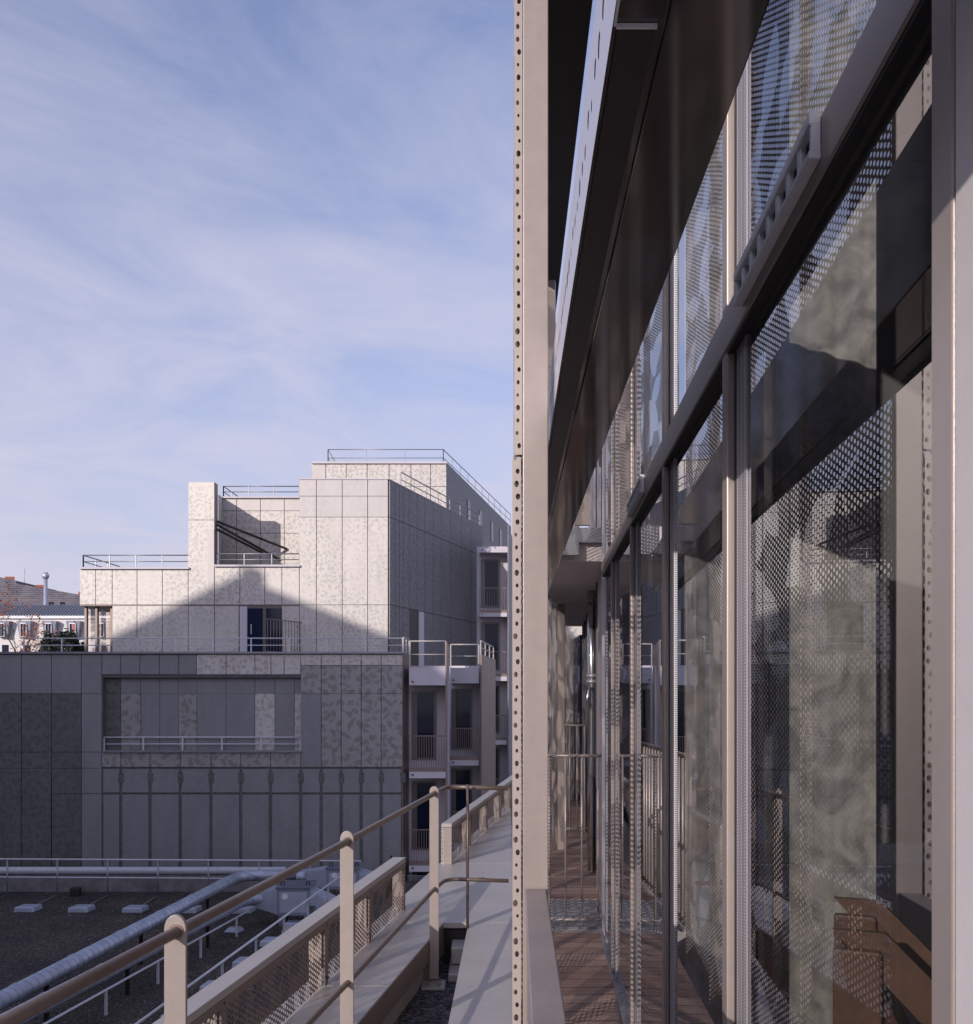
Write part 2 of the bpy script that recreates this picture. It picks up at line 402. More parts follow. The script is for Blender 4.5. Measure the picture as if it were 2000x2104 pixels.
bp = t.n('ShaderNodeBump', i_Strength=.9, i_Distance=.03); t.set(bp.inputs['Height'], t.m('SUBTRACT', 1.0, vo.outputs['Distance'])); t.set(b.inputs['Normal'], bp.outputs[0])
m = mat('gravel_dark', (.03, .03, .035), .9)
t = NT(m.node_tree); b = m.node_tree.nodes['Principled BSDF']
oc = t.n('ShaderNodeTexCoord').outputs['Object']
vo = t.n('ShaderNodeTexVoronoi', i_Scale=60.0); t.set(vo.inputs['Vector'], oc)
t.set(b.inputs['Base Color'], t.ramp(t.xyz(vo.outputs['Color'])[0], .2, 1.0, (.02, .02, .025, 1), (.16, .16, .19, 1)))
bp = t.n('ShaderNodeBump', i_Strength=1.0, i_Distance=.012); t.set(bp.inputs['Height'], t.m('SUBTRACT', 1.0, vo.outputs['Distance'])); t.set(b.inputs['Normal'], bp.outputs[0])
m = mat('masonry', (.2, .2, .23), .9)
t = NT(m.node_tree); b = m.node_tree.nodes['Principled BSDF']
oc = t.n('ShaderNodeTexCoord').outputs['Object']; x, y, z = t.xyz(oc)
br = t.n('ShaderNodeTexBrick', i_Scale=1.0); t.set(br.inputs['Vector'], t.cmb(x, z, 0.0))
br.inputs['Color1'].default_value = (.085, .085, .115, 1); br.inputs['Color2'].default_value = (.14, .135, .17, 1); br.inputs['Mortar'].default_value = (.20, .19, .21, 1)
br.inputs['Brick Width'].default_value = .7; br.inputs['Row Height'].default_value = .26; br.inputs['Mortar Size'].default_value = .04
nz = t.ramp(t.noise(oc, .6, 4, .6), .3, .7, (.7, .7, .75, 1), (1.2, 1.15, 1.1, 1))
t.set(b.inputs['Base Color'], t.mix(1.0, br.outputs[0], nz, 'MULTIPLY'))
m = mat('curtain', (.42, .45, .42), .9)
t = NT(m.node_tree); b = m.node_tree.nodes['Principled BSDF']
oc = t.n('ShaderNodeTexCoord').outputs['Object']; x, y, z = t.xyz(oc)
k = t.ramp(t.noise(oc, 13.0, 4, .6, .8), .38, .64)  # mottling paints dappled leaf shadows into the cloth colour
t.set(b.inputs['Base Color'], t.mix(k, (.24, .23, .225, 1), (.50, .475, .45, 1)))

m = mat('dotted_strip', (.5, .48, .52), .4)
t = NT(m.node_tree); b = m.node_tree.nodes['Principled BSDF']
oc = t.n('ShaderNodeTexCoord').outputs['Object']; x, y, z = t.xyz(oc)
fz = t.m('LESS_THAN', t.m('FRACT', t.m('MULTIPLY', z, 150.0)), .5); fy = t.m('LESS_THAN', t.m('FRACT', t.m('MULTIPLY', y, 30.0)), .2)
t.set(b.inputs['Base Color'], t.mix(t.m('MULTIPLY', fz, fy), (.36, .34, .37, 1), (.85, .84, .82, 1)))
b.inputs['Metallic'].default_value = .3

# ================================================================== SETTING
g = MB(); g.face([(-1500, -600, -14), (1500, -600, -14), (1500, 2500, -14), (-1500, 2500, -14)])
tag(g.build('ground', M['curb']), kind='structure')

# ================================================================== NEAR BUILDING
near = thing('apartment_building', 'apartment block close on the right with tall glazing, dark canopy and perforated metal screen', 'building', (0.6, 3, -14))
def npart(mb, name, mats, **k):
    o = mb.build(name, mats, None, **k); o.parent = near; o.location = -near.location; return o
SG, G0 = .0553, .42           # glass line X = G0 + SG*Y
SC = .026                     # canopy and screen line
YS = [.896, 1.966, 2.946, 3.99, 5.04, 5.75]
ZF, ZT, ZTOP = -1.55, .73, 3.45

mb = MB(); mb.sk(SG, G0, -.34, 4.2, .0, 6.1, ZF - .25, ZF - .006); npart(mb, 'floor_slab', M['concrete'])
mb = MB(); mb.sk(SG, G0, 0.0, 4.2, .0, 6.1, ZTOP, ZTOP + .3); npart(mb, 'ceiling_slab', M['concrete'])
mb = MB(); mb.sk(SG, G0, -.40, -.02, .4, 6.0, ZF - .005, ZF); npart(mb, 'floor_deck', M['boards'])
mb = MB(); mb.sk(SG, G0, -.022, .06, .9, 5.8, ZF - .02, ZF + .03); npart(mb, 'window_track', M['grey_metal'], bevel=.003)
mb = MB(); mb.sk(SG, G0, .06, 4.0, .3, 6.0, ZF, ZF + .02); npart(mb, 'room_floor', mat('room_floor', (.12, .035, .025), .4, 0, .2, 6))
mb = MB(); mb.sk(SG, G0, 3.6, 3.7, .3, 6.0, ZF, ZTOP); mb.sk(SG, G0, .10, 3.6, .3, .4, ZF, ZTOP); mb.sk(SG, G0, .10, 3.6, 6.0, 6.08, ZF, ZTOP)
npart(mb, 'room_wall', M['interior_wall'])
for y in YS[:-1]:
    mb = MB(); mb.sk(SG, G0, -.018, .045, y, y + .05, ZF + .03, ZT); mb.sk(SG, G0, -.018, .045, y, y + .05, ZT + .085, ZTOP)
    npart(mb, 'mullion', M['beige_metal'], bevel=.003)
mb = MB(); mb.sk(SG, G0, -.021, .045, .3, 5.8, ZT, ZT + .085); npart(mb, 'transom', M['beige_metal'], bevel=.003)
def bay(y0, y1, z0, z1, ajar=False):
    f = MB(); a, b_ = y0 + .052, y1 - .002; w_ = .045
    f.sk(SG, G0, .014, .05, a, a + w_, z0, z1); f.sk(SG, G0, .014, .05, b_ - w_, b_, z0, z1)
    f.sk(SG, G0, .015, .049, a + w_, b_ - w_, z0, z0 + w_); f.sk(SG, G0, .015, .049, a + w_, b_ - w_, z1 - .014, z1)
    fo = npart(f, 'window', M['sash_metal'], bevel=.002)
    p = MB(); xa = G0 + .004
    pa, pb = a, b_
    p.face([(xa + SG * pb, pb, z0 + .004), (xa + SG * pa, pa, z0 + .004), (xa + SG * pa, pa, z1 - .004), (xa + SG * pb, pb, z1 - .004)])
    po = p.build('pane', M['glass'], fo)
    s_ = MB()                     # pale spacer strip between the panes
    s_.sk(SG, G0, -.001, .0035, b_ - .105, b_ - .016, z0, z1); s_.build('spacer_strip', M['dotted_strip'], fo)
    s_ = MB(); s_.sk(SG, G0, -.002, .0034, b_ - .0155, b_ + .001, z0, z1); s_.build('gasket', M['rubber'], fo)
for y0, y1 in zip(YS[:-1], YS[1:]):
    bay(y0, y1, ZF + .03, ZT - .002); bay(y0, y1, ZT + .087, ZTOP)
# plaster wall nearest the camera and the narrow pillar beside it
mb = MB(); mb.sk(SG, G0, -.018, .30, -.6, .889, ZF, ZTOP); npart(mb, 'plaster_wall', M['plaster'])
mb = MB(); mb.sk(SG, G0, -.016, .05, .889, .8945, ZF, ZTOP); npart(mb, 'wall_joint', M['rail_metal'])
mb = MB(); mb.sk(SG, G0, -.017, .003, .95, 5.75, ZT - .008, ZT - .0015); npart(mb, 'head_shade_strip', M['rubber'])  # dark strip painted in for the shade in the recess below the transom
# trickle vents on the transom
for (ya, yb) in ((1.30, 1.80), (3.45, 3.95)):
    mb = MB(); mb.sk(SG, G0, -.039, -.0213, ya, yb, ZT + .070, ZT + .088); mb.sk(SG, G0, -.039, -.0213, ya, yb, ZT + .022, ZT + .034)
    n_ = 8; st = (yb - ya) / n_
    for k in range(n_ + 1):
        yy = ya + k * st; mb.sk(SG, G0, -.036, -.0215, yy - .009 if k else yy, yy + .009 if k < n_ else yy + .012, ZT + .032, ZT + .072)
    d_ = MB(); d_.sk(SG, G0, -.027, -.0212, ya + .003, yb - .003, ZT + .0345, ZT + .0695); npart(d_, 'ventilator_slots', M['rubber'])
    v_ = npart(mb, 'ventilator', M['interior_white'], bevel=.002)
# canopy over the balcony
mb = MB(); mb.sk(SC, 0, .105, .16, .25, 6.25, .69, .735); mb.sk(SC, 0, .1602, .259, .25, 6.25, .69, .95); npart(mb, 'canopy', M['soffit_metal'], bevel=.002)
mb = MB(); mb.sk(SC, 0, .110, .150, .955, 6.2, .6855, .6895); npart(mb, 'canopy_edge_plate', M['dark_metal'], bevel=.001)
mb = MB(); mb.sk(SC, 0, .109, .151, .951, .9545, .6855, .6895); mb.sk(SC, 0, .1055, .1085, .25, .9505, .6855, .6895); npart(mb, 'canopy_trim', M['white_metal'])
mb = MB(); y0, y1 = .25, 6.3
mb.face([(.103 + SC * y0, y0, .675), (.103 + SC * y1, y1, .675), (.103 + SC * y1, y1, .83), (.103 + SC * y0, y0, .83)], 0, [(-.028, 0), (-.028, 3.6), (.026, 3.6), (.026, 0)])
npart(mb, 'canopy_fascia', M['perf_fascia_row'])
mb = MB(); mb.sk(SC, 0, .1045, .1049, .25, 6.25, .736, .82); npart(mb, 'canopy_backing', M['white_metal'])
# slab of the floor above
mb = MB(); mb.sk(SC, 0, .12, .41, -.5, 9.2, 3.46, 3.75); npart(mb, 'upper_slab', M['shaded_ceiling'])
# folded perforated screen seen edge-on, its post and its pierced edge strip
path = [(.078, 2.19)]; yy = 2.24; inward = lambda y, o: (.0185 + SC * y + o, y)
path.append(inward(2.24, .0))
while yy < 5.6:
    path.append(inward(yy + .74, .085)); path.append(inward(yy + .92, .0)); yy += .92
mb = MB(); mb.sheet(path, -1.6, ZTOP)
npart(mb, 'perforated_screen', M['perf_screen'])
YP = 2.17
XL, XM, XR = PX(1057, YP), PX(1073.5, YP), PX(1127, YP)
mb = MB(); mb.box(XM + .0015, XR, YP, YP + .03, -1.6, ZTOP); npart(mb, 'screen_post', M['beige_metal'], bevel=.0025)
zj = PZ(937, YP)
for (x0, x1, z0, z1, nm) in ((XL, XM, zj + .003, ZTOP, 'edge_strip'), (XL - .0045, XM - .003, -1.6, zj - .003, 'edge_strip')):
    s_ = MB(); s_.face([(x0, YP - .001, z0), (x1, YP - .001, z0), (x1, YP - .001, z1), (x0, YP - .001, z1)], 0,
                       [(-.009, z0), (.009, z0), (.009, z1), (-.009, z1)])
    so = npart(s_, nm, M['perf_edge'])
    d_ = MB(); d_.box(x0 + .001, x1 - .001, YP + .012, YP + .016, z0, z1); d_.build('backing_strip', M['rail_metal'], so)
# handrail wall running from the post towards the camera
s2, x2 = .032, .0247
mb = MB(); mb.sk(s2, x2, -.004, .046, .35, YP - .003, -.475, -.457); npart(mb, 'balcony_coping', mat('coping_metal', (.33, .28, .27), .5, .1, .12, 9, .1, 80), bevel=.003)
mb = MB(); mb.sk(s2, x2, .001, .040, .35, YP - .004, -1.6, -.477); npart(mb, 'balcony_parapet', M['beige_metal'])
# wall under the screen
mb = MB(); mb.sk(SC, .0185, -.004, .02, YP, 6.3, -3.0, -1.58); npart(mb, 'screen_base', M['brown_metal'])
# ---- the bays beyond, where the block turns
lo = lambda y: .22 + .134 * (y - 6.3)
li = lambda y: .80 + .08 * (y - 6.3)
def quadbox(mb, fa, fb, y0, y1, z0, z1, mi=0, oa=0, ob=0):
    mb.hexa([(fa(y0) + oa, y0, z0), (fb(y0) + ob, y0, z0), (fb(y1) + ob, y1, z0), (fa(y1) + oa, y1, z0),
             (fa(y0) + oa, y0, z1), (fb(y0) + ob, y0, z1), (fb(y1) + ob, y1, z1), (fa(y1) + oa, y1, z1)], mi)
mb = MB(); quadbox(mb, lo, li, 6.3, 12.4, .90, 1.13, ob=.3); npart(mb, 'balcony_slab', M['ceiling_plaster'], bevel=.004)
mb = MB(); quadbox(mb, lo, li, 6.1, 16, ZF - .2, ZF - .004, ob=.3); npart(mb, 'lower_slab', M['concrete'])
mb = MB(); quadbox(mb, lo, li, 6.96, 16, ZF - .003, ZF, ob=.02, oa=.02); npart(mb, 'floor_deck', M['boards'])
mb = MB()
for k in range(9): quadbox(mb, lo, li, 6.12 + k * .092, 6.19 + k * .092, ZF - .003, ZF + .004, oa=.02)
npart(mb, 'floor_grating', M['grey_metal'])
mb = MB(); quadbox(mb, lambda y: .755 + .0 * y, lambda y: .85 + 0 * y, 5.84, 6.05, ZF, ZTOP); npart(mb, 'end_pilaster', M['slab_white'])
mb = MB(); quadbox(mb, li, li, 6.12, 7.4, ZF, .895, ob=.2); npart(mb, 'inner_wall', M['beige_metal'])
mb = MB(); quadbox(mb, li, li, 7.42, 12.3, ZF, .895, oa=.05, ob=.2); npart(mb, 'inner_glazing', M['far_glass'])
mb = MB()
for y in (7.42, 8.4, 9.4, 10.4, 11.4, 12.2): quadbox(mb, li, li, y, y + .08, ZF, .895, oa=-.01, ob=.045)
npart(mb, 'inner_frame', M['window_frame'])
mb = MB(); mb.box(1.27, 1.42, 12.6, 14.0, ZF, .8); npart(mb, 'corner_glazing', M['far_glass'])
mb = MB(); mb.box(1.05, 2.4, 16.0, 16.2, ZF - .2, 1.6); npart(mb, 'end_wall', M['clad_leaf'])
def zig(f, y0, y1, amp=.09, mod=.98):
    p = [(f(y0), y0)]; y = y0
    while y + mod < y1:
        p.append((f(y + mod * .8) + amp, y + mod * .8)); p.append((f(y + mod), y + mod)); y += mod
    return p
mb = MB(); mb.sheet(zig(lo, 7.7, 15.8), -1.6, .89); npart(mb, 'perforated_screen', M['perf_screen'])
mb = MB(); mb.sheet(zig(lo, 6.4, 15.8), 1.14, 3.4); npart(mb, 'perforated_screen', M['perf_screen'])
for y in (7.6, 9.2, 11.0, 13.5):
    mb = MB(); quadbox(mb, lo, lo, y, y + .06, -1.6 if y > 9 and y < 9.5 else 1.14, .89 if y > 9 and y < 9.5 else 3.4, oa=.10, ob=.17); npart(mb, 'screen_post', M['beige_metal'])
mb = MB(); quadbox(mb, lo, li, 9.25, 14, 3.41, 3.7, ob=.5); npart(mb, 'upper_slab', M['ceiling_plaster'])
mb = MB(); quadbox(mb, li, li, 6.9, 13, 1.14, 3.4, oa=.1, ob=.3); npart(mb, 'upper_wall', M['slab_white'])
mb = MB()
for y in (7.1, 7.9, 8.8, 10.1): quadbox(mb, li, li, y, y + .5, 1.2, 3.3, oa=.09, ob=.12)
npart(mb, 'upper_windows', M['far_glass'])
mb = MB(); quadbox(mb, lambda y: .60, lambda y: .70, 6.25, 6.295, 1.14, 3.4); npart(mb, 'upper_post', M['beige_metal'])
mb = MB(); mb.box(.40, .80, 6.24, 6.298, 1.02, 1.12); mb.prism([(.38, 6.2, .93), (.62, 6.2, .93), (.62, 6.2, 1.03), (.46, 6.2, 1.12), (.38, 6.2, 1.12)], (0, 1, 0), .03)
npart(mb, 'bracket', M['grey_metal'])

# downpipe on the inner wall of the bay beyond
dp = thing('downpipe', 'shiny zinc rainwater downpipe with clamps in the balcony beyond the screen post', 'downpipe', (.925, 8.1, ZF))
mb = MB(); mb.tube([(.925, 8.1, ZF), (.925, 8.1, .2), (.925, 8.1, .90)], .042, 16); o = mb.build('pipe', M['pipe_chrome']); o.parent = dp; o.location = -dp.location
for z in (.80, .09, .14):
    mb = MB(); mb.tube([(.925, 8.1, z), (.925, 8.1, z + .03)], .052, 16); o = mb.build('clamp', M['grey_metal']); o.parent = dp; o.location = -dp.location
mb = MB(); mb.tube([(.925 - .01, 8.03, .05), (.925 - .04, 8.02, .02), (.925 - .055, 8.02, -.06), (.925 - .03, 8.02, -.12)], .010, 8); o = mb.build('hook', M['pipe_chrome']); o.parent = dp; o.location = -dp.location

def barred(name, label, p, q, z0, z1, n, r=.007, group=None, flat=False, m='beige_metal'):
    t_ = thing(name, label, 'railing', (p[0], p[1], z0), group)
    P_, Q_ = Vector((p[0], p[1], 0)), Vector((q[0], q[1], 0))
    def add(mb, nm):
        o = mb.build(nm, M[m]); o.parent = t_; o.location = -t_.location
    add(MB().tube([P_ + Vector((0, 0, z1)), Q_ + Vector((0, 0, z1))], r * 1.4, 8), 'top_rail')
    add(MB().tube([P_ + Vector((0, 0, z0 + .04)), Q_ + Vector((0, 0, z0 + .04))], r * 1.2, 8), 'bottom_rail')
    for k in range(n):
        a = P_.lerp(Q_, (k + .5) / n)
        if flat:
            mb = MB().box(a.x - r * .5, a.x + r * .5, a.y - .02, a.y + .02, z0, z1)
        else: mb = MB().tube([a + Vector((0, 0, z0)), a + Vector((0, 0, z1))], r, 6)
        add(mb, 'bar')
    return t_
barred('balcony_railing', 'barred railing closing the unscreened gap beside the nearest barrier', (.19, 5.98), (lo(7.6) + .02, 7.6), -1.53, -.41, 15, .012)
barred('barrier_railing', 'thin barred barrier across the balcony nearest behind the screen post', (.36, 6.10), (.79, 6.10), -1.53, -.41, 4, .008)
barred('barrier_railing', 'second barred barrier across the balcony, further back by the downpipe', (.72, 10.2), (1.12, 10.2), -1.53, -.35, 5, .008)
barred('balcony_railing', 'pale flat bar balcony railing along the left side far down the balcony', (.85, 12.06), (1.24, 14.5), -1.53, -.33, 16, .02, flat=True)

# ================================================================== TERRACE BELOW LEFT
ter = thing('terrace', 'narrow metal clad terrace ledge below the screen with a gravel channel', 'terrace', (-.3, 5, -11.2))
def tpart(mb, name, m_, **k):
    o = mb.build(name, m_, None, **k); o.parent = ter; o.location = -ter.location; return o
ZD = -1.27
xw = lambda y: -.477 + .155 * (y - 5.46)
xe = lambda y: -.297 + .165 * (y - 4.78)
xs = lambda y: -.103 + .03 * (y - 5.02)
xr = lambda y: .012 + .026 * y
def joints(mb, fa, fb, ys, z0, z1, g=.004):
    for a, b_ in zip(ys[:-1], ys[1:]): quadbox(mb, fa, fb, a, b_ - g, z0, z1)
mb = MB(); joints(mb, lambda y: xw(y) - .10, xe, [.8, 2.3, 4.02, 5.12], ZD - .03, ZD)
joints(mb, xs, xr, [.8, 3.2, 5.12], ZD - .03, ZD + .001)
joints(mb, lambda y: xw(y) - .10, xr, [5.122, 6.9, 8.8, 11.4], ZD - .03, ZD + .0005)
tpart(mb, 'deck_plate', M['deck_metal'], bevel=.002)
mb = MB(); quadbox(mb, xe, xe, .8, 5.1, ZD - .115, ZD - .003, oa=-.004, ob=.004); tpart(mb, 'deck_fascia', M['brown_metal'], bevel=.001)
mb = MB(); quadbox(mb, lambda y: xw(y) - .05, xe, .8, 5.1, -11.2, ZD - .035, ob=-.03); quadbox(mb, xs, xr, .8, 5.1, -11.2, ZD - .035, oa=.01)
quadbox(mb, lambda y: xw(y) - .05, xr, 5.3, 11.3, -11.2, ZD - .035); tpart(mb, 'supporting_wall', M['concrete'])
mb = MB(); quadbox(mb, xe, xs, .8, 5.3, -1.7, -1.50, oa=-.04, ob=.02); tpart(mb, 'gravel_channel', M['gravel_dark'])
mb = MB(); mb.box(-.235, -.085, 5.125, 5.16, -1.50, ZD - .04); tpart(mb, 'channel_end', M['dark_metal'])
mb = MB(); mb.box(-.19, -.10, 4.95, 5.12, -1.45, -1.36); mb.box(-.20, -.11, 4.80, 5.12, -1.50, -1.455); tpart(mb, 'channel_cover', M['deck_metal'], bevel=.008)

def parapet(label, ya, yb, stiles, endpost):
    root = thing('mesh_parapet', label, 'parapet', (xw(ya), ya, ZD), 'perforated parapets of the terrace')
    def add(mb, nm, m_, **k):
        o = mb.build(nm, m_, None, **k); o.parent = root; o.location = -root.location; return o
    zt = -.966
    mb = MB(); quadbox(mb, xw, xw, ya, yb, zt - .028, zt, oa=-.076, ob=0); add(mb, 'coping', M['deck_metal'], bevel=.002)
    mb = MB(); quadbox(mb, xw, xw, ya, yb, zt - .056, zt - .029, oa=-.003, ob=0.0); add(mb, 'coping_lip', M['brown_metal'])
    mb = MB(); f = lambda y: xw(y) - .012
    mb.sheet([(f(ya), ya), (f(yb), yb)], ZD + .004, zt - .03); add(mb, 'perforated_sheet', M['perf_parapet'])
    for y in stiles + [yb]:
        mb = MB(); mb.box(xw(y) - .075, xw(y) - .018, y - .030, y - .024, ZD + .002, zt - .05); add(mb, 'stiffener', M['beige_metal'])
    for y in stiles + [yb - .025]:
        mb = MB(); quadbox(mb, xw, xw, y - .019, y + .019, ZD, zt - .057, oa=-.010, ob=-.001); add(mb, 'stile', M['brown_metal'])
    for y in stiles:
        for zz in (zt - .045, ZD + .03):
            mb = MB(); mb.tube([(xw(y) - .002, y, zz), (xw(y) + .003, y, zz)], .005, 8); add(mb, 'rivet', M['dark_metal'])
    if endpost:
        mb = MB(); mb.box(xw(ya) - .062, xw(ya), ya - .004, ya + .03, ZD, zt - .03); add(mb, 'end_post', M['beige_metal'], bevel=.002)
        mb = MB(); x = xw(ya) - .078
        mb.face([(x, ya, ZD), (x + .016, ya, ZD), (x + .016, ya, zt - .03), (x, ya, zt - .03)], 0, [(-.008, -.28), (.008, -.28), (.008, 0), (-.008, 0)]); add(mb, 'edge_strip', M['perf_edge'])
parapet('low perforated metal parapet with pale coping beside the nearest guard rail posts', .9, 5.46, [1.55, 2.25, 3.02, 4.04, 4.72], False)
parapet('farther low perforated parapet starting at a pale end post behind the thin pole', 6.87, 11.2, [7.7, 8.6, 9.5, 10.3], True)

gr = thing('guard_railing', 'brown tubular guard rail with flat rounded posts in the foreground', 'railing', (-.27, 4.77, -1.48))
def gpart(mb, nm, m_, **k):
    o = mb.build(nm, m_, None, **k); o.parent = gr; o.location = -gr.location; return o
zt, zm = -.514, -1.005
p1, p2, p3 = (-.668, 2.0), (-.482, 3.22), (-.266, 4.77)
ext = lambda a, b_, y: (a[0] + (b_[0] - a[0]) * (y - a[1]) / (b_[1] - a[1]), y)
st_ = ext(p1, p2, .7)
def bend(a, c, d, z, r):                     # straight, rounded corner, straight
    pts = [Vector((*a, z))]; A, C_, D_ = Vector((*a, z)), Vector((*c, z)), Vector((*d, z))
    u = (A - C_).normalized() * .09; v = (D_ - C_).normalized() * .09
    for k in range(7):
        t_ = k / 6; pts.append((C_ + u) * (1 - t_) ** 2 + C_ * 2 * t_ * (1 - t_) + (C_ + v) * t_ ** 2)
    pts.append(D_); return pts
pts = [Vector((*st_, zt)), Vector((*p1, zt)), Vector((*p2, zt))] + bend(p3, (-.215, 5.10), (.118, 5.02), zt, 0)
gpart(MB().tube(pts, .0125, 18), 'top_rail', M['rail_metal'])
pts = [Vector((*st_, zm)), Vector((*p1, zm)), Vector((*p2, zm))] + bend(p3, (-.215, 5.02), (.118, 4.96), zm, 0)
gpart(MB().tube(pts, .0105, 16), 'mid_rail', M['rail_metal'])
gpart(MB().tube([(-.058, 4.995, zm), (-.012, 4.99, zm)], .013, 16), 'rail_sleeve', M['brown_metal'])
for (x, y), zb in ((p1, -1.9), (p2, -1.9), (p3, -1.47)):
    x -= .004; hw = .0235; poly = [(x - hw, y - .006, zb), (x + hw, y - .006, zb)]
    for k in range(13):
        a = math.pi * k / 12; poly.append((x + hw * math.cos(a), y - .006, zt + .006 + .030 * math.sin(a)))
    gpart(MB().prism(poly, (0, 1, 0), .012), 'post', M['beige_metal'], bevel=.0012)
    gpart(MB().tube([(x + .0025, y - .009, zt), (x + .0025, y + .009, zt)], .0165, 16), 'rail_collar', M['brown_metal'])
mb = MB(); mb.box(-.33, -.21, 4.66, 4.80, -1.497, -1.485); gpart(mb, 'foot_plate', M['deck_metal'], bevel=.002)
mb = MB(); mb.box(-.33, -.27, 4.785, 4.795, -1.485, -1.37); gpart(mb, 'foot_bracket', M['brown_metal'])
pole = MB().tube([(-.102, 5.0, ZD), (-.102, 5.0, -.9), (-.102, 5.0, -.492)], .0075, 10); gpart(pole, 'thin_pole', M['rail_metal'])
for x, y in ((-.24, 4.70), (-.30, 4.70), (-.24, 4.77)):
    gpart(MB().tube([(x, y, -1.486), (x, y, -1.472)], .007, 6), 'bolt', M['grey_metal'])

# the ledge was laid out at 4/5 scale: bring it to its real size (rail about 1 m over the deck)
for o in [o for o in col.objects if o.parent is None and o.name.split('.')[0] in ('terrace', 'mesh_parapet', 'guard_railing')]:
    o.location = o.location * 1.25; o.scale = (1.25, 1.25, 1.25)

# ================================================================== ROOM CONTENT BEHIND THE GLASS
def curtain(label, A, B):
    mb = MB(); n = 40; prev = None
    for k in range(n + 1):
        y = A[1] + (B[1] - A[1]) * k / n + .006 * math.sin(k * .55); x = A[0] + (B[0] - A[0]) * k / n
        if prev: mb.face([(prev[0], prev[1], ZF + .05), (x, y, ZF + .05), (x, y, 1.9), (prev[0], prev[1], 1.9)], 0, None, True)
        prev = (x, y)
    return tag(mb.build('curtain', M['curtain'], solid=.004, weld=True), label, 'curtain', 'curtains inside the glazing')
curtain('grey curtain with painted leaf shadow mottling behind the largest nearest glass pane', (.665, 2.12), (.84, 1.99))
curtain('grey curtain with painted leaf shadow mottling behind the second glass pane', (.60, 2.80), (.74, 2.62))
ch = thing('wooden_chair', 'brown wooden sling chair standing behind the nearest glass pane', 'chair', (.685, 1.45, ZF + .02)); ch.scale = (1.33, .5, 1.33); ch.rotation_euler = (0, 0, R(-21))
def cpart(mb, nm, m_, **k):
    o = mb.build(nm, m_, ch, **k); return o
for yy in (0, .5):
    cpart(MB().box(-.10, -.045, yy, yy + .03, 0, .84), 'rear_leg', M['wood'], bevel=.004)
    cpart(MB().box(.30, .355, yy, yy + .03, 0, .42), 'front_leg', M['wood'], bevel=.004)
    cpart(MB().prism([(-.10, yy + .035, .86), (-.04, yy + .035, .86), (.36, yy + .035, .46), (.36, yy + .035, .38)], (0, 1, 0), .03), 'side_rail', M['wood'])
cpart(MB().box(-.09, -.05, .03, .5, .76, .82), 'back_rail', M['wood'], bevel=.004)
cpart(MB().prism([(-.05, .06, .80), (.14, .06, .40), (.34, .06, .38), (.34, .06, .36), (.12, .06, .37), (-.07, .06, .79)], (0, 1, 0), .42), 'seat', mat('leather', (.07, .02, .015), .5, 0, .2, 8))
cb = thing('white_cabinet', 'white cabinet with a dark arched niche at the bottom right behind the glass', 'cabinet', (1.24, 3.0, ZF + .02))
MBc = MB().box(0, .5, 0, .4, 0, .98); MBc.build('carcass', M['interior_white'], cb, bevel=.006)
MB().box(.03, .235, -.012, -.001, .05, .93).build('door', M['interior_white'], cb, bevel=.004)
MB().box(.265, .47, -.012, -.001, .55, .93).build('door', M['interior_white'], cb, bevel=.004)
arch = [(.27, -.003, .05), (.46, -.003, .05)] + [(.365 + .095 * math.cos(math.pi * k / 10), -.003, .40 + .095 * math.sin(math.pi * k / 10)) for k in range(11)]
MB().prism(arch, (0, -1, 0), .004).build('niche', M['dark_metal'], cb)

# ================================================================== FAR BUILDING
far = thing('courtyard_building', 'pale stepped apartment building clad in leaf patterned panels across the gravel roof', 'building', (-6, 30, -14))
def fpart(mb, name, mats, parent=None, **k):
    o = mb.build(name, mats, None, **k)
    if parent: o.parent = parent
    else: o.parent = far; o.location = -far.location
    return o
CL = ['clad_plain', 'clad_faint', 'clad_leaf', 'clad_dark', 'clad_shade_plain', 'clad_shade_leaf', 'brown_metal']
CM = lambda: [M[n] for n in CL]
def panels(mb, D, xs_, ys_, code, t_=.05, gap=.7, mi=None):
    """tiles between photo columns xs_ and rows ys_ on the frontal plane Y=D; code(i,j) picks the finish"""
    for i in range(len(xs_) - 1):
        for j in range(len(ys_) - 1):
            c = code(i, j) if callable(code) else code
            if c is None: continue
            mb.box(PX(xs_[i] + gap, D), PX(xs_[i + 1] - gap, D), D - t_, D - .002, PZ(ys_[j + 1] - gap * .7, D), PZ(ys_[j] + gap * .7, D), c)
def bbox(mb, D, x0, x1, y0, y1, depth, mi=0):      # solid block whose front face fills that part of the picture at distance D
    mb.box(PX(x0, D), PX(x1, D), D, D + depth, PZ(y1, D), PZ(y0, D), mi)

D1, D2, D3 = 27.0, 33.0, 44.0
DK = M['dark_metal']
# ---- lower front block with its recessed gallery
mb = MB()
x_l = -170
bbox(mb, D1, x_l, 212, 1341, 2200, .218); bbox(mb, D1, 212, 619, 1545, 2200, .218)
bbox(mb, D1, 619, 828, 1341, 2200, .218); bbox(mb, D1, 212, 619, 1341, 1392, .12)
bbox(mb, D1 + .22, x_l, 828, 1392, 2200, .8); 
mb.box(PX(212, D1), PX(619, D1), D1 + .121, D1 + .219, PZ(1391, D1), PZ(1389, D1))
mb.box(PX(x_l, D1), PX(828, D1), D1 + .22, D2, PZ(1375, D1) - .2, PZ(1375, D1))
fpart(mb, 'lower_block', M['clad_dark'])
rnd = random.Random(3)
mb = MB()
xl = [-170, -130, -85, -40, 0, 46, 108, 169, 211]
panels(mb, D1, xl, [1345, 1425, 1545, 1578, 1630, 1860, 2200], lambda i, j: 3 if i < 7 and j else 4)  # left panels take the dark finish to paint in the deeper shade there
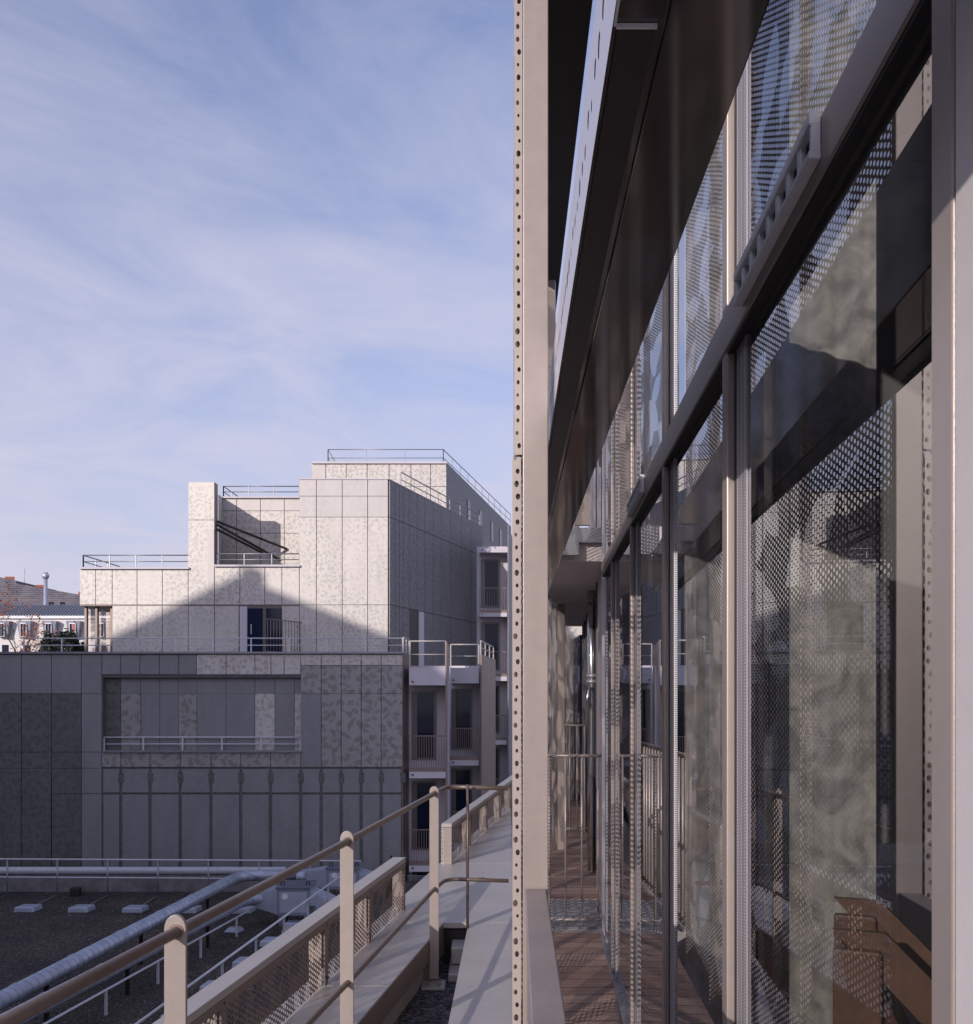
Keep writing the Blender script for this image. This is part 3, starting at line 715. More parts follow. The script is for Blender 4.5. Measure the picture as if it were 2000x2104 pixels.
panels(mb, D1, [0, 46, 108], [1605, 1660, 1850], 3, .06)
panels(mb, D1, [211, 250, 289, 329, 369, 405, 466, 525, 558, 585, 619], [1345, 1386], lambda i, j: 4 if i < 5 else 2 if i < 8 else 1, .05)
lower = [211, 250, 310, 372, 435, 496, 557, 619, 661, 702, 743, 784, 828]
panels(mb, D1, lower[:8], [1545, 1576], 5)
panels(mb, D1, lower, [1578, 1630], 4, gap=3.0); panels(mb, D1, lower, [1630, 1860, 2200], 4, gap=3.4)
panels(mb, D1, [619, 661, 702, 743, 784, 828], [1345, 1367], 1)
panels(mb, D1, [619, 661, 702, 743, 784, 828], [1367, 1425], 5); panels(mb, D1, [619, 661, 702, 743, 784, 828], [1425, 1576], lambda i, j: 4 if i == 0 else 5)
for k in range(12):                                   # leafy ribs between the plain lower panels
    x = lower[k]; mb.box(PX(x - 3, D1), PX(x + 3, D1), D1 - .03, D1 - .003, PZ(2200, D1), PZ(1579, D1), 3)
for (x, y) in [(xx, 1592) for xx in lower[1:]]:
    mb.box(PX(x - 5, D1), PX(x + 6, D1), D1 - .062, D1 - .051, PZ(1608, D1), PZ(1587, D1), 3)
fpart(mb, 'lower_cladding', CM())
mb = MB()
gx = [212, 250, 291, 330, 368, 406, 466, 525, 566, 606, 630]
pat = {0: 3, 1: 5, 2: 4, 3: 4, 4: 5, 5: 4, 6: 4, 7: 2, 8: 4, 9: 2}  # first column dark: shade at the recess's left end put into its finish
panels(mb, D1 + .21, gx, [1393, 1425], lambda i, j: 4 if i else 3, .05, .4); panels(mb, D1 + .21, gx, [1425, 1545], lambda i, j: pat[i], .05, .5)
fpart(mb, 'gallery_cladding', CM())
# narrow side fin and copings
mb = MB(); mb.wall((PX(828, D1), D1 - .04), (PX(842, D1 + 1.0), D1 + 1.0), -.03, PZ(2200, D1), PZ(1343, D1)); fpart(mb, 'side_fin', M['brown_metal'])
mb = MB(); bbox(mb, D1 - .12, x_l, 829, 1339, 1343, .3); bbox(mb, D1 - .12, 210, 620, 1542, 1546, .25); fpart(mb, 'lower_coping', M['grey_metal'])

# ---- upper block set back
mb = MB()
bbox(mb, D2, 165, 388, 1167, 1245, 3.0); bbox(mb, D2, 233, 616, 1245, 1420, 3.0); bbox(mb, D2, 388, 616, 1162, 1245, 3.0)
bbox(mb, D2, 388, 442, 991, 1162, .35); bbox(mb, D2 + 2.8, 451, 630, 1021, 1170, 1.0)
fpart(mb, 'upper_block', M['brown_metal'])
mb = MB(); D = D2; tz = PZ(984, D2)
mb.hexa([(PX(616, D), D, -2), (PX(798, D), D, -2), (PX(798, D) + .35 * 9.4, D + 9.4, -2), (PX(616, D), D + 9.4, -2),
         (PX(616, D), D, tz), (PX(798, D), D, tz), (PX(798, D) + .35 * 9.4, D + 9.4, tz), (PX(616, D), D + 9.4, tz)])
fpart(mb, 'tall_block', M['brown_metal'])
mb = MB()
panels(mb, D2, [165, 198, 232, 283, 335, 388], [1170, 1243], 1); panels(mb, D2, [232, 283, 335, 388, 442, 492], [1245, 1345, 1420], 1)
panels(mb, D2, [388, 442], [991, 1069, 1243], 1)
panels(mb, D2, [442, 494, 545, 580, 616], [1165, 1243], lambda i, j: 2 if i == 0 else 1)
panels(mb, D2, [580, 616], [1245, 1345, 1420], 1)
panels(mb, D2, [616, 651, 704, 756, 798], [986, 1020, 1063], 0); panels(mb, D2, [616, 651, 704, 756, 798], [1063, 1243, 1345, 1420], lambda i, j: 1 if j else 1)
panels(mb, D2 + 2.8, [456, 487, 536, 585, 630], [1022, 1050], 0); panels(mb, D2 + 2.8, [456, 487, 536, 585, 630], [1050, 1096, 1170], 2)
mb.wall((PX(442, D2) + .02, D2 + .35), (PX(455, D2 + 2.75), D2 + 2.75), .03, PZ(1162, D2), PZ(1017, D2 + .35), 2, z1b=PZ(1021, D2 + 2.75))
mb.box(PX(428, D2), PX(441, D2), D2 - .058, D2 - .051, PZ(1215, D2), PZ(1088, D2), 0)
fpart(mb, 'upper_cladding', CM())
# cladding of the receding side wall, column by column
mb = MB(); a0 = Vector((PX(798, D2) + .02, D2)); dr = Vector((.35, 1.0))
st2 = [0, .42, .78, 1.1, 1.6, 2.3, 3.0, 3.8, 4.6, 5.6, 6.8, 8.0, 9.38]
for k in range(12):
    p, q = a0 + dr * (st2[k] + .012), a0 + dr * (st2[k + 1] - .012)
    tp = tz - .01
    for (z0, z1) in ((-2, PZ(1243, D2)), (PZ(1243, D2) + .02, PZ(1063, D2)), (PZ(1063, D2) + .02, tp)):
        if k in (4, 5) and z1 < PZ(1240, D2): continue
        mb.wall((p.x, p.y), (q.x, q.y), .04, z0, z1, 0)
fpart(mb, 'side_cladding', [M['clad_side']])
mb = MB(); p, q = a0 + dr * 1.6, a0 + dr * 3.0; mb.wall((p.x, p.y), ((a0 + dr * 2.5).x, (a0 + dr * 2.5).y), .012, -2, PZ(1243, D2), 0)
fpart(mb, 'shutter', M['dark_metal'])
mb = MB(); mb.wall(((a0 + dr * 2.5).x, (a0 + dr * 2.5).y), (q.x, q.y), .02, -2, PZ(1243, D2)); fpart(mb, 'door_reveal', M['slab_white'])
# copings
for q in ((D2 - .15, 163, 388, 1165, 1169, .3), (D2 - .15, 440, 616, 1160, 1164, .4), (D2 + 2.65, 453, 615, 1020, 1023, .3), (D2 - .08, 615, 799, 982.5, 985, .2)):
    mb = MB(); bbox(mb, *q); fpart(mb, 'coping', M['slab_white'])
# struts inside the roof recess
mb = MB()
for (xa, ya, xb, yb, dz_) in ((443, 1070, 590, 1128, 2.7), (443, 1076, 575, 1150, 2.7), (443, 1086, 540, 1136, 1.9)):
    mb.tube([(PX(xa, D2 + .2), D2 + .2, PZ(ya, D2 + .2)), (PX(xb, D2 + dz_), D2 + dz_, PZ(yb, D2 + dz_))], .045, 6)
fpart(mb, 'recess_strut', DK)
# glazed door with its frame
mb = MB(); bbox(mb, D2 - .02, 492, 582, 1244, 1345, .06); dd = fpart(mb, 'terrace_door', M['window_frame'])
mb = MB(); bbox(mb, D2 - .04, 509, 540, 1250, 1343, .015); bbox(mb, D2 - .04, 547, 579, 1250, 1343, .015); fpart(mb, 'pane', M['far_glass'], dd)
mb = MB(); mb.box(PX(517, D2), PX(518.2, D2), D2 - .1, D2 - .06, PZ(1303, D2), PZ(1283, D2)); fpart(mb, 'handle', M['interior_white'], dd)
mb = MB(); bbox(mb, D2 - .055, 493, 508, 1246, 1345, .03); fpart(mb, 'jamb', M['slab_white'], dd)
# posts under the overhang
for x in (176, 198, 229):
    mb = MB(); bbox(mb, D2 + .2, x - 2.2, x + 2.2, 1245, 1420, .15); fpart(mb, 'overhang_post', M['brown_metal'])
mb = MB(); mb.sheet([(PX(176, D2 + .5), D2 + .5), (PX(232, D2 + .5), D2 + .5)], PZ(1380, D2), PZ(1245, D2)); fpart(mb, 'perforated_screen', M['perf_screen'])
# ---- rear top block
mb = MB(); D = D3; tz3 = PZ(950, D3); e = .207
mb.hexa([(PX(640, D), D, 4), (PX(918, D), D, 4), (PX(918, D) + e * 17, D + 17, 4), (PX(640, D), D + 26, 4),
         (PX(640, D), D, tz3), (PX(918, D), D, tz3), (PX(918, D) + e * 17, D + 17, tz3), (PX(640, D), D + 26, tz3)])
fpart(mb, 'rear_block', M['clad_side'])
mb = MB(); panels(mb, D3, [640, 670, 712, 755, 800, 845, 885, 918], [952, 1000, 1100], lambda i, j: 2 if i else 0, .05); fpart(mb, 'rear_cladding', CM())
mb = MB(); bbox(mb, D3 - .15, 641, 919, 948, 952, .3); fpart(mb, 'rear_coping', M['slab_white'])
a3 = Vector((PX(918, D3), D3)); d3 = Vector((e, 1.0))
for tt, w_ in ((4.3, .6), (7.2, .6), (10.4, .6), (13, .6)):
    p, q = a3 + d3 * tt, a3 + d3 * (tt + w_); mb = MB(); mb.wall((p.x, p.y), (q.x, q.y), .03, tz3 - 2.0, tz3 - .85); fpart(mb, 'window', M['far_glass'])

# ---- balcony stacks on the right
def stack_rail(label, D, x0, x1, ytop, ybot, n, parent):
    z0, z1 = PZ(ybot, D), PZ(ytop, D); X0, X1 = PX(x0, D), PX(x1, D)
    mb = MB(); mb.box(X0, X1, D + .03, D + .055, z1 - .03, z1); mb.box(X0, X1, D + .03, D + .055, z0 - .0, z0 + .12)
    for k in range(n + 1):
        x = X0 + (X1 - X0) * k / n; mb.box(x - .008, x + .008, D + .035, D + .05, z0, z1 - .03)
    o = fpart(mb, 'balcony_railing', M['brown_metal'])
    return o
def stack2(D, x0, x1, slabs, sh, wl, wr, n, par=.9):
    mb = MB(); bbox(mb, D + par, x0 - 6, x1 + 6, slabs[0][0] - 4, 2200, .3); fpart(mb, 'bay_wall', M['slab_white'])
    for k, (a, b_) in enumerate(slabs):
        mb = MB(); mb.box(PX(x0, D), PX(x1, D), D, D + par, PZ(b_, D), PZ(a, D)); so = fpart(mb, 'balcony_slab', M['slab_white'])
        mb = MB(); mb.box(PX(x0, D) + .08, PX(x0, D) + .13, D - .02, D, PZ(b_, D) + .08, PZ(b_, D) + .13); fpart(mb, 'spout', DK, so)
        top = b_ + sh * .07; bot = b_ + sh * .88; ww = wr - wl
        mb = MB(); mb.box(PX(wl, D), PX(wr, D), D + par - .06, D + par - .002, PZ(bot, D), PZ(top, D)); wn_ = fpart(mb, 'window', M['window_frame'])
        mb = MB(); mb.box(PX(wl + ww * .22, D), PX(wr - ww * .10, D), D + par - .075, D + par - .062, PZ(bot - 4, D), PZ(top + 3, D)); fpart(mb, 'pane', M['far_glass'], wn_)
        if k: stack_rail('', D, x0, x1, a - sh * .42, a, n, so)
stack2(D1, 841, 917, [(1372, 1408), (1586, 1599), (1779, 1791), (1972, 1984)], 178, 842, 893, 15)
stack2(30.5, 925, 985, [(1372, 1404), (1562, 1573), (1733, 1744), (1903, 1914)], 158, 926, 970, 14)
stack2(39.5, 986, 1042, [(1127, 1135), (1259, 1267), (1390, 1399), (1521, 1530), (1652, 1661)], 124, 988, 1028, 11)
mb = MB(); mb.wall((PX(918.5, D1), D1), (PX(924, 30.4), 30.4), -.04, -14, PZ(1318, D1)); fpart(mb, 'dividing_fin', M['brown_metal'])
mb = MB(); mb.wall((PX(987, 30.5), 30.4), (PX(1016, 35), 35), .05, -14, PZ(1345, 30.5)); fpart(mb, 'dividing_fin', mat('rusty_fin', (.20, .14, .12), .5, .4, .4, 3, 0, 10, None, True))
mb = MB(); mb.wall((PX(1043, 39.5), 39.3), (PX(1052, 43), 43), .05, -14, PZ(1080, 39.5)); fpart(mb, 'dividing_fin', M['clad_side'])
# louvred service opening at the foot of the first bay
mb = MB()
for k in range(24): mb.box(PX(838, D1 - .2), PX(880, D1 - .2), D1 - .22, D1 - .18, PZ(1796 + k * 4 + 2, D1), PZ(1796 + k * 4, D1))
fpart(mb, 'louvres', M['grey_metal'])

# ---- safety railings on the roofs: posts, top rail, mid rail
def roof_rail(label, pts, zb, h, step, r=.018, m='grey_metal', lean=None):
    t_ = thing('roof_railing', label, 'railing', (pts[0][0], pts[0][1], zb), 'thin safety railings on the far roofs')
    def add(mb, nm):
        o = mb.build(nm, M[m]); o.parent = t_; o.location = -t_.location
    P_ = [Vector((p[0], p[1], zb)) for p in pts]
    for hh, nm, rr in ((h, 'top_rail', r * 1.25), (h * .5, 'mid_rail', r)):
        add(MB().tube([p + Vector((0, 0, hh)) for p in P_], rr, 6), nm)
    for a, b_ in zip(P_[:-1], P_[1:]):
        n = max(1, round((b_ - a).length / step))
        for k in range(n + 1):
            p = a.lerp(b_, k / n); add(MB().box(p.x - r, p.x + r, p.y - r, p.y + r, zb, zb + h), 'post')
roof_rail('long two bar railing on the coping of the shaded front block', [(PX(46, D1), D1 + .1), (PX(827, D1), D1 + .1)], PZ(1340, D1), PZ(1311, D1) - PZ(1340, D1), 1.1, .016, 'white_metal')
roof_rail('short two bar railing in front of the recessed gallery', [(PX(213, D1), D1 + .05), (PX(617, D1), D1 + .05)], PZ(1543, D1), PZ(1515, D1) - PZ(1543, D1), 1.09, .02, 'white_metal')
roof_rail('railing on the left overhanging roof, turning back at its left end', [(PX(171, D2) + .1, D2 + 3.0), (PX(169, D2), D2 + .1), (PX(386, D2), D2 + .1)], PZ(1166, D2), PZ(1140, D2) - PZ(1166, D2), .93)
roof_rail('railing along the ledge of the roof recess beside the tall fin', [(PX(444, D2), D2 + .1), (PX(614, D2), D2 + .1)], PZ(1161, D2), PZ(1137, D2) - PZ(1161, D2), .95)
roof_rail('railing on top of the recess back wall left of the tall block', [(PX(462, D2 + 2.8), D2 + 5), (PX(458, D2 + 2.8), D2 + 2.9), (PX(614, D2 + 2.8), D2 + 2.9)], PZ(1021, D2 + 2.8), PZ(998, D2 + 2.8) - PZ(1021, D2 + 2.8), 1.05)
roof_rail('highest railing on the rear top roof', [(PX(668, D3) , D3 + 3), (PX(670, D3), D3 + .6), (PX(910, D3), D3 + .6), (PX(918, D3) + e * 16.8, D3 + 16.8)], tz3 - .05, .82, 1.6)
mb_a, mb_b = a0 + dr * 1.2, a0 + dr * 9.3
roof_rail('railing following the receding side roof of the tall block', [(mb_a.x - .1, mb_a.y), (mb_b.x - .1, mb_b.y)], tz - .02, .55, 1.3)
roof_rail('railing over the second balcony bay left of the thin fin', [(PX(842, D1), D1 + .1), (PX(916, D1), D1 + .1)], PZ(1372, D1), PZ(1317, D1) - PZ(1372, D1), .8, .02, 'deck_metal')
roof_rail('railing over the third balcony bay right of the thin fin', [(PX(926, 30.5), 30.6), (PX(984, 30.5), 30.6)], PZ(1372, 30.5), PZ(1324, 30.5) - PZ(1372, 30.5), .7, .02, 'deck_metal')
roof_rail('small railing on top of the brown dividing fin', [(PX(988, 30.5), 30.45), (PX(1014, 34.5), 34.5)], PZ(1345, 30.5), .45, 1.4, .02, 'deck_metal')
roof_rail('small railing at the front block corner', [(PX(829, D1), D1), (PX(841, D1 + .9), D1 + .9)], PZ(1342, D1), .45, .5, .02, 'deck_metal')
barred('balcony_railing', 'barred railing standing out from the glazed terrace door', (PX(547, D2 - 1.6), D2 - 1.6), (PX(620, D2 - .1), D2 - .1), PZ(1345, D2), PZ(1279, D2), 12, .012, m='brown_metal')

# ================================================================== GRAVEL ROOF WITH DUCTS
ZG = -5.4
mb = MB(); mb.hexa([(-40, 6, -14), (-.95, 6, -14), (.4, 26.6, -14), (-40, 26.6, -14), (-40, 6, ZG), (-.95, 6, ZG), (.4, 26.6, ZG), (-40, 26.6, ZG)])
low = mb.build('low_building', M['gravel']); tag(low, 'low building with a dark gravel flat roof below the terrace', 'building')
mb = MB(); mb.box(-40, -3.0, 25.2, 25.6, ZG, ZG + .42); o = mb.build('roof_upstand', M['curb']); o.parent = low
mb = MB(); mb.tube([(-40, 25.35, ZG + .55), (-5.5, 25.35, ZG + .55)], .10, 12)
tag(mb.build('straight_pipe', M['white_metal']), 'straight pale pipe along the far edge of the gravel roof', 'pipe')
mb = MB(); mb.box(-11.1, -10.85, 24.6, 24.8, ZG, ZG + .22); tag(mb.build('roof_outlet', M['rubber'], bevel=.02), 'small black outlet box by the far edge of the gravel roof', 'outlet')
mb = MB(); mb.box(-2.65, -2.35, 24.2, 24.4, ZG, ZG + .95); mb.tube([(-2.5, 24.3, ZG + .95), (-2.5, 24.3, ZG + 1.15)], .03, 8); tag(mb.build('roof_outlet', M['rubber'], bevel=.02), 'small black box behind the far end of the near parapet', 'outlet')

def ballast_rail(label, pts, h, step, foot):
    t_ = thing('roof_railing', label, 'railing', (pts[0][0], pts[0][1], ZG), 'free standing railings of the gravel roof')
    def add(mb, nm, m_, **k):
        o = mb.build(nm, m_, **k); o.parent = t_; o.location = -t_.location
    P_ = [Vector((p[0], p[1], ZG)) for p in pts]
    add(MB().tube([p + Vector((0, 0, h)) for p in P_], .022, 8), 'top_rail', M['white_metal'])
    add(MB().tube([p + Vector((0, 0, h * .52)) for p in P_], .018, 8), 'mid_rail', M['white_metal'])
    for a, b_ in zip(P_[:-1], P_[1:]):
        n = max(1, round((b_ - a).length / step))
        for k in range(n):
            p = a.lerp(b_, k / n); q = p + Vector(foot)
            add(MB().tube([p + Vector((0, 0, .04)), p + Vector((0, 0, h))], .022, 8), 'post', M['grey_metal'])
            add(MB().tube([p + Vector((0, 0, .05)), q + Vector((0, 0, .05))], .018, 6), 'foot', M['grey_metal'])
            add(MB().hexa([(q.x - .28, q.y - .2, ZG), (q.x + .22, q.y - .2, ZG), (q.x + .27, q.y + .2, ZG), (q.x - .23, q.y + .2, ZG),
                           (q.x - .26, q.y - .18, ZG + .13), (q.x + .20, q.y - .18, ZG + .13), (q.x + .25, q.y + .18, ZG + .13), (q.x - .21, q.y + .18, ZG + .13)]), 'counterweight', M['duct_metal'], bevel=.02)
ballast_rail('free standing railing along the far edge of the gravel roof', [(-16.78, 24.7), (-3.3, 24.3)], 1.0, 1.35, (0, -1.55, 0))
ballast_rail('free standing railing along the right edge of the gravel roof', [(-4.85, 10.6), (-3.3, 24.3)], 1.0, 1.5, (-.75, .15, 0))

def duct(label, pts, r, bends=True):
    P_ = [Vector(p) for p in pts]; path = [P_[0]]
    for a, c, d in zip(P_[:-2], P_[1:-1], P_[2:]):
        u = (a - c).normalized() * .38; v = (d - c).normalized() * .38
        for k in range(8):
            t_ = k / 7; path.append((c + u) * (1 - t_) ** 2 + c * 2 * t_ * (1 - t_) + (c + v) * t_ ** 2)
    path.append(P_[-1])
    t_ = thing('ventilation_duct', label, 'duct', P_[0] + Vector((0, 0, ZG - P_[0].z)), 'round spiral ducts on the gravel roof')
    def add(mb, nm, m_):
        o = mb.build(nm, m_); o.parent = t_; o.location = -t_.location
    add(MB().tube(path, r, 24), 'pipe', M['spiral_duct'])
    L = (P_[1] - P_[0]).length; n = int(L / 1.5)
    for k in range(n):
        a = P_[0].lerp(P_[1], (k + .3) / n); dd_ = (P_[1] - P_[0]).normalized() * .03
        add(MB().tube([a - dd_, a + dd_], r + .012, 24), 'collar', M['duct_metal'])
    for k in range(0, n, 2):
        a = P_[0].lerp(P_[1], (k + .8) / n); add(MB().box(a.x - .03, a.x + .03, a.y - .03, a.y + .03, ZG, a.z - r), 'support', M['dark_metal'])
zd = -4.78
duct('upper left round duct bending right towards the ventilation boxes', [(-8.1, 7.5, zd + .12), (-6.32, 23.6, zd + .12), (-4.6, 23.9, zd + .12)], .135)
duct('lower right round duct ending at the front ventilation box', [(-8.2, 6.2, zd), (-5.62, 21.5, zd), (-5.1, 21.75, zd)], .145)
mb = MB(); mb.tube([(-7.92, 6.3, zd - .2), (-5.42, 21.4, zd - .2)], .022, 8)
for k in range(9):
    f = (k + .5) / 9; a = Vector((-7.92, 6.3, 0)).lerp(Vector((-5.42, 21.4, 0)), f); mb.box(a.x - .02, a.x + .02, a.y - .02, a.y + .02, ZG, zd - .2)
tag(mb.build('tray_rail', M['white_metal']), 'thin white rail on short posts running beside the lower duct', 'rail')

def unit(label, x, y, w_, d_, z0, h, cone):
    t_ = thing('ventilation_unit', label, 'ventilation unit', (x, y, ZG), 'grey ventilation boxes on the gravel roof')
    B = lambda mb, nm, m_='duct_metal', **k: mb.build(nm, M[m_], t_, **k)
    B(MB().box(0, w_, 0, d_, z0, z0 + h), 'housing', 'unit_metal', bevel=.01)
    B(MB().box(-.03, w_ + .03, -.03, d_ + .03, z0 + h, z0 + h + .04), 'lid', 'lid_metal', bevel=.006)
    B(MB().box(.06, w_ - .06, -.012, -.001, z0 + .07, z0 + h - .08), 'access_door', 'duct_metal', bevel=.004)
    B(MB().tube([(w_ * .25, -.03, z0 + h * .72), (w_ * .25, -.005, z0 + h * .72)], .07, 16), 'gauge', 'interior_white')
    for sx in (.08, w_ - .08):
        B(MB().tube([(sx - .04, d_ * .3, z0 + h + .04), (sx - .03, d_ * .3, z0 + h + .12), (sx + .03, d_ * .3, z0 + h + .12), (sx + .04, d_ * .3, z0 + h + .04)], .014, 6), 'lifting_eye', 'dark_metal')
        B(MB().box(sx - .05, sx + .05, .05, d_ - .05, 0, z0), 'leg', 'grey_metal')
    c = cone; ym, zc = d_ * .45, z0 + h * .5
    B(MB().hexa([(-.55, ym - .17, zc - .17), (-.002, .03, z0 + .02), (-.002, d_ - .03, z0 + .02), (-.55, ym + .17, zc - .17),
                 (-.55, ym - .17, zc + .17), (-.002, .03, z0 + h - .02), (-.002, d_ - .03, z0 + h - .02), (-.55, ym + .17, zc + .17)]), 'transition')
    B(MB().tube([(-.8, ym, zc), (-.545, ym, zc)], .16, 20), 'spigot', 'spiral_duct')
    B(MB().hexa([(w_ + .002, .05, z0 + h * .35), (w_ + .6, .1, z0 + h * .3), (w_ + .6, d_ - .1, z0 + h * .3), (w_ + .002, d_ - .05, z0 + h * .35),
                 (w_ + .002, .05, z0 + h - .1), (w_ + .6, .1, z0 + h * .42), (w_ + .6, d_ - .1, z0 + h * .42), (w_ + .002, d_ - .05, z0 + h - .1)]), 'outlet_hood')
unit('front grey ventilation box with a conical duct inlet', -4.85, 21.4, .75, .8, .26, .62, 1)
unit('rear grey ventilation box behind the front one', -3.98, 23.0, .80, .8, .52, .5, 1)
mb = MB(); mb.box(-4.55, -3.7, 20.5, 21.1, ZG + .05, ZG + .12); mb.box(-4.5, -4.4, 20.55, 21.05, ZG, ZG + .05); mb.box(-3.85, -3.75, 20.55, 21.05, ZG, ZG + .05)
tag(mb.build('support_plinth', M['deck_metal'], bevel=.01), 'pale flat plinth on the gravel in front of the ventilation boxes', 'plinth')
mb = MB(); mb.hexa([(-5.95, 20.9, ZG), (-5.6, 20.8, ZG), (-5.5, 21.1, ZG), (-5.9, 21.2, ZG), (-5.85, 20.95, ZG + .10), (-5.62, 20.86, ZG + .11), (-5.56, 21.05, ZG + .10), (-5.86, 21.12, ZG + .09)])
tag(mb.build('loose_block', M['duct_metal'], bevel=.02), 'small pale block lying on the gravel under the duct end', 'block')

# ================================================================== LEFT BACKGROUND
DH = 90.0
hs = thing('mansard_house', 'white mansard house with dormer windows and grey zinc roof at the far left', 'house', (-42, DH, -14))
def hpart(mb, nm, m_, parent=None, **k):
    o = mb.build(nm, m_, **k)
    if parent: o.parent = parent
    else: o.parent = hs; o.location = -hs.location
    return o
hpart(MB().box(PX(-120, DH), PX(238, DH), DH, DH + 10, -14, PZ(1270, DH)), 'wall', M['house_white'])
hpart(MB().box(PX(-122, DH), PX(240, DH), DH - .3, DH + .02, PZ(1271, DH), PZ(1266, DH)), 'cornice', M['interior_white'])
rf = MB(); za, zb = PZ(1266, DH), PZ(1252, DH)
rf.hexa([(PX(-122, DH), DH - .3, za), (PX(240, DH), DH - .3, za), (PX(240, DH), DH + 10, za), (PX(-122, DH), DH + 10, za),
         (PX(-122, DH), DH + 2, zb + .6), (PX(228, DH), DH + 2, zb + .6), (PX(228, DH), DH + 8, zb + .6), (PX(-122, DH), DH + 8, zb + .6)])
roof = hpart(rf, 'roof', M['zinc_roof'])
for k in range(60):
    x = PX(-118 + k * 6, DH); MB().prism([(x, DH - .32, za + .02), (x + .07, DH - .32, za + .02), (x + .07, DH + 2, zb + .66), (x, DH + 2, zb + .66)], (0, 0, 1), .06).build('roof_seam', M['grey_metal'], roof) if k % 1 == 0 and k < 58 else None
for cx_, w_ in ((96, 30), (140, 26), (10, 20)):
    c = hpart(MB().box(PX(cx_ - w_ / 2, DH), PX(cx_ + w_ / 2, DH), DH + 2.4, DH + 3.6, za, PZ(1250, DH + 2.4)), 'chimney', M['house_white'])
    for k in range(int(w_ / 4)):
        x = PX(cx_ - w_ / 2 + 2.5 + k * 4, DH + 3); MB().tube([(x, DH + 3, PZ(1250, DH + 2.4)), (x, DH + 3, PZ(1243, DH + 2.4))], .09, 8).build('chimney_pot', M['terracotta'], c)
for k, cx_ in enumerate((-30, 12, 57, 108, 157, 215)):
    y0_, y1_ = 1277, 1310
    dmr = MB().hexa([(PX(cx_ - 11, DH), DH - .55, PZ(y1_, DH)), (PX(cx_ + 9, DH), DH - .55, PZ(y1_, DH)), (PX(cx_ + 9, DH), DH - .02, PZ(y1_, DH)), (PX(cx_ - 11, DH), DH - .02, PZ(y1_, DH)),
                     (PX(cx_ - 14, DH), DH - .75, PZ(y0_, DH)), (PX(cx_ + 15, DH), DH - .75, PZ(y0_, DH)), (PX(cx_ + 15, DH), DH - .02, PZ(y0_, DH)), (PX(cx_ - 14, DH), DH - .02, PZ(y0_, DH))])
    d_ = hpart(dmr, 'dormer', M['zinc_roof'])
    wn_ = MB().box(PX(cx_ - 7, DH), PX(cx_ + 6, DH), DH - .82, DH - .60, PZ(y1_ - 1, DH), PZ(y0_ + 4, DH)).build('window_frame', M['interior_white'], d_)
    MB().box(PX(cx_ - 5.5, DH), PX(cx_ - 1.2, DH), DH - .86, DH - .825, PZ(y1_ - 2, DH), PZ(y0_ + 6, DH)).build('pane', M['far_glass'], d_)
    MB().box(PX(cx_ + .2, DH), PX(cx_ + 4.5, DH), DH - .86, DH - .825, PZ(y1_ - 2, DH), PZ(y0_ + 6, DH)).build('pane', M['red_shutter'] if k == 4 else M['far_glass'], d_)
    hpart(MB().box(PX(cx_ - 7, DH), PX(cx_ + 6, DH), DH - .06, DH - .004, PZ(1362, DH), PZ(1325, DH)), 'window', M['far_glass'])
bw = thing('masonry_building', 'grey masonry building with a sloping parapet and chimney pots behind the white house', 'building', (-60, 125, -14))
DB = 125.0
poly = [(-160, 1400), (-160, 1170), (2, 1186), (33, 1193), (34, 1199), (165, 1222), (260, 1236), (260, 1400)]
mb = MB().prism([(PX(a, DB), DB, PZ(b_, DB)) for a, b_ in poly], (0, 1, 0), 12); o = mb.build('wall', M['masonry']); o.parent = bw; o.location = -bw.location
for a, b_, n in ((4, 1189, 6), (68, 1206, 5), (156, 1220, 5), (-40, 1183, 5)):
    for k in range(n):
        x = PX(a + k * 3.4, DB); mb = MB().tube([(x, DB + 1, PZ(b_ + 2, DB)), (x, DB + 1, PZ(b_ - 6, DB))], .10, 8); o = mb.build('chimney_pot', M['terracotta']); o.parent = bw; o.location = -bw.location
for a in (106, 129):
    mb = MB().box(PX(a - 5, DB), PX(a + 4, DB), DB - .1, DB - .003, PZ(1252, DB), PZ(1237, DB)); o = mb.build('window', M['far_glass']); o.parent = bw; o.location = -bw.location
an = MB().tube([(PX(35, DB), DB + 2, PZ(1205, DB)), (PX(36, DB), DB + 2, PZ(1165, DB))], .03, 6); tag(an.build('antenna', M['grey_metal']), 'thin mast antenna above the grey masonry building', 'antenna')
fl = thing('metal_flue', 'tall silver flue pipe with a cowl standing before the grey masonry building', 'flue', (PX(94, 100), 100, -14))
for mb, nm in ((MB().tube([(0, 0, 10), (0, 0, 14 + PZ(1189, 100))], .20, 14), 'pipe'), (MB().tube([(0, 0, 14 + PZ(1189, 100)), (0, 0, 14 + PZ(1183, 100)), (0, 0, 14 + PZ(1176, 100))], .5, 14, radii=[.28, .40, .22]), 'cowl')):
    mb.build(nm, M['duct_metal'], fl)

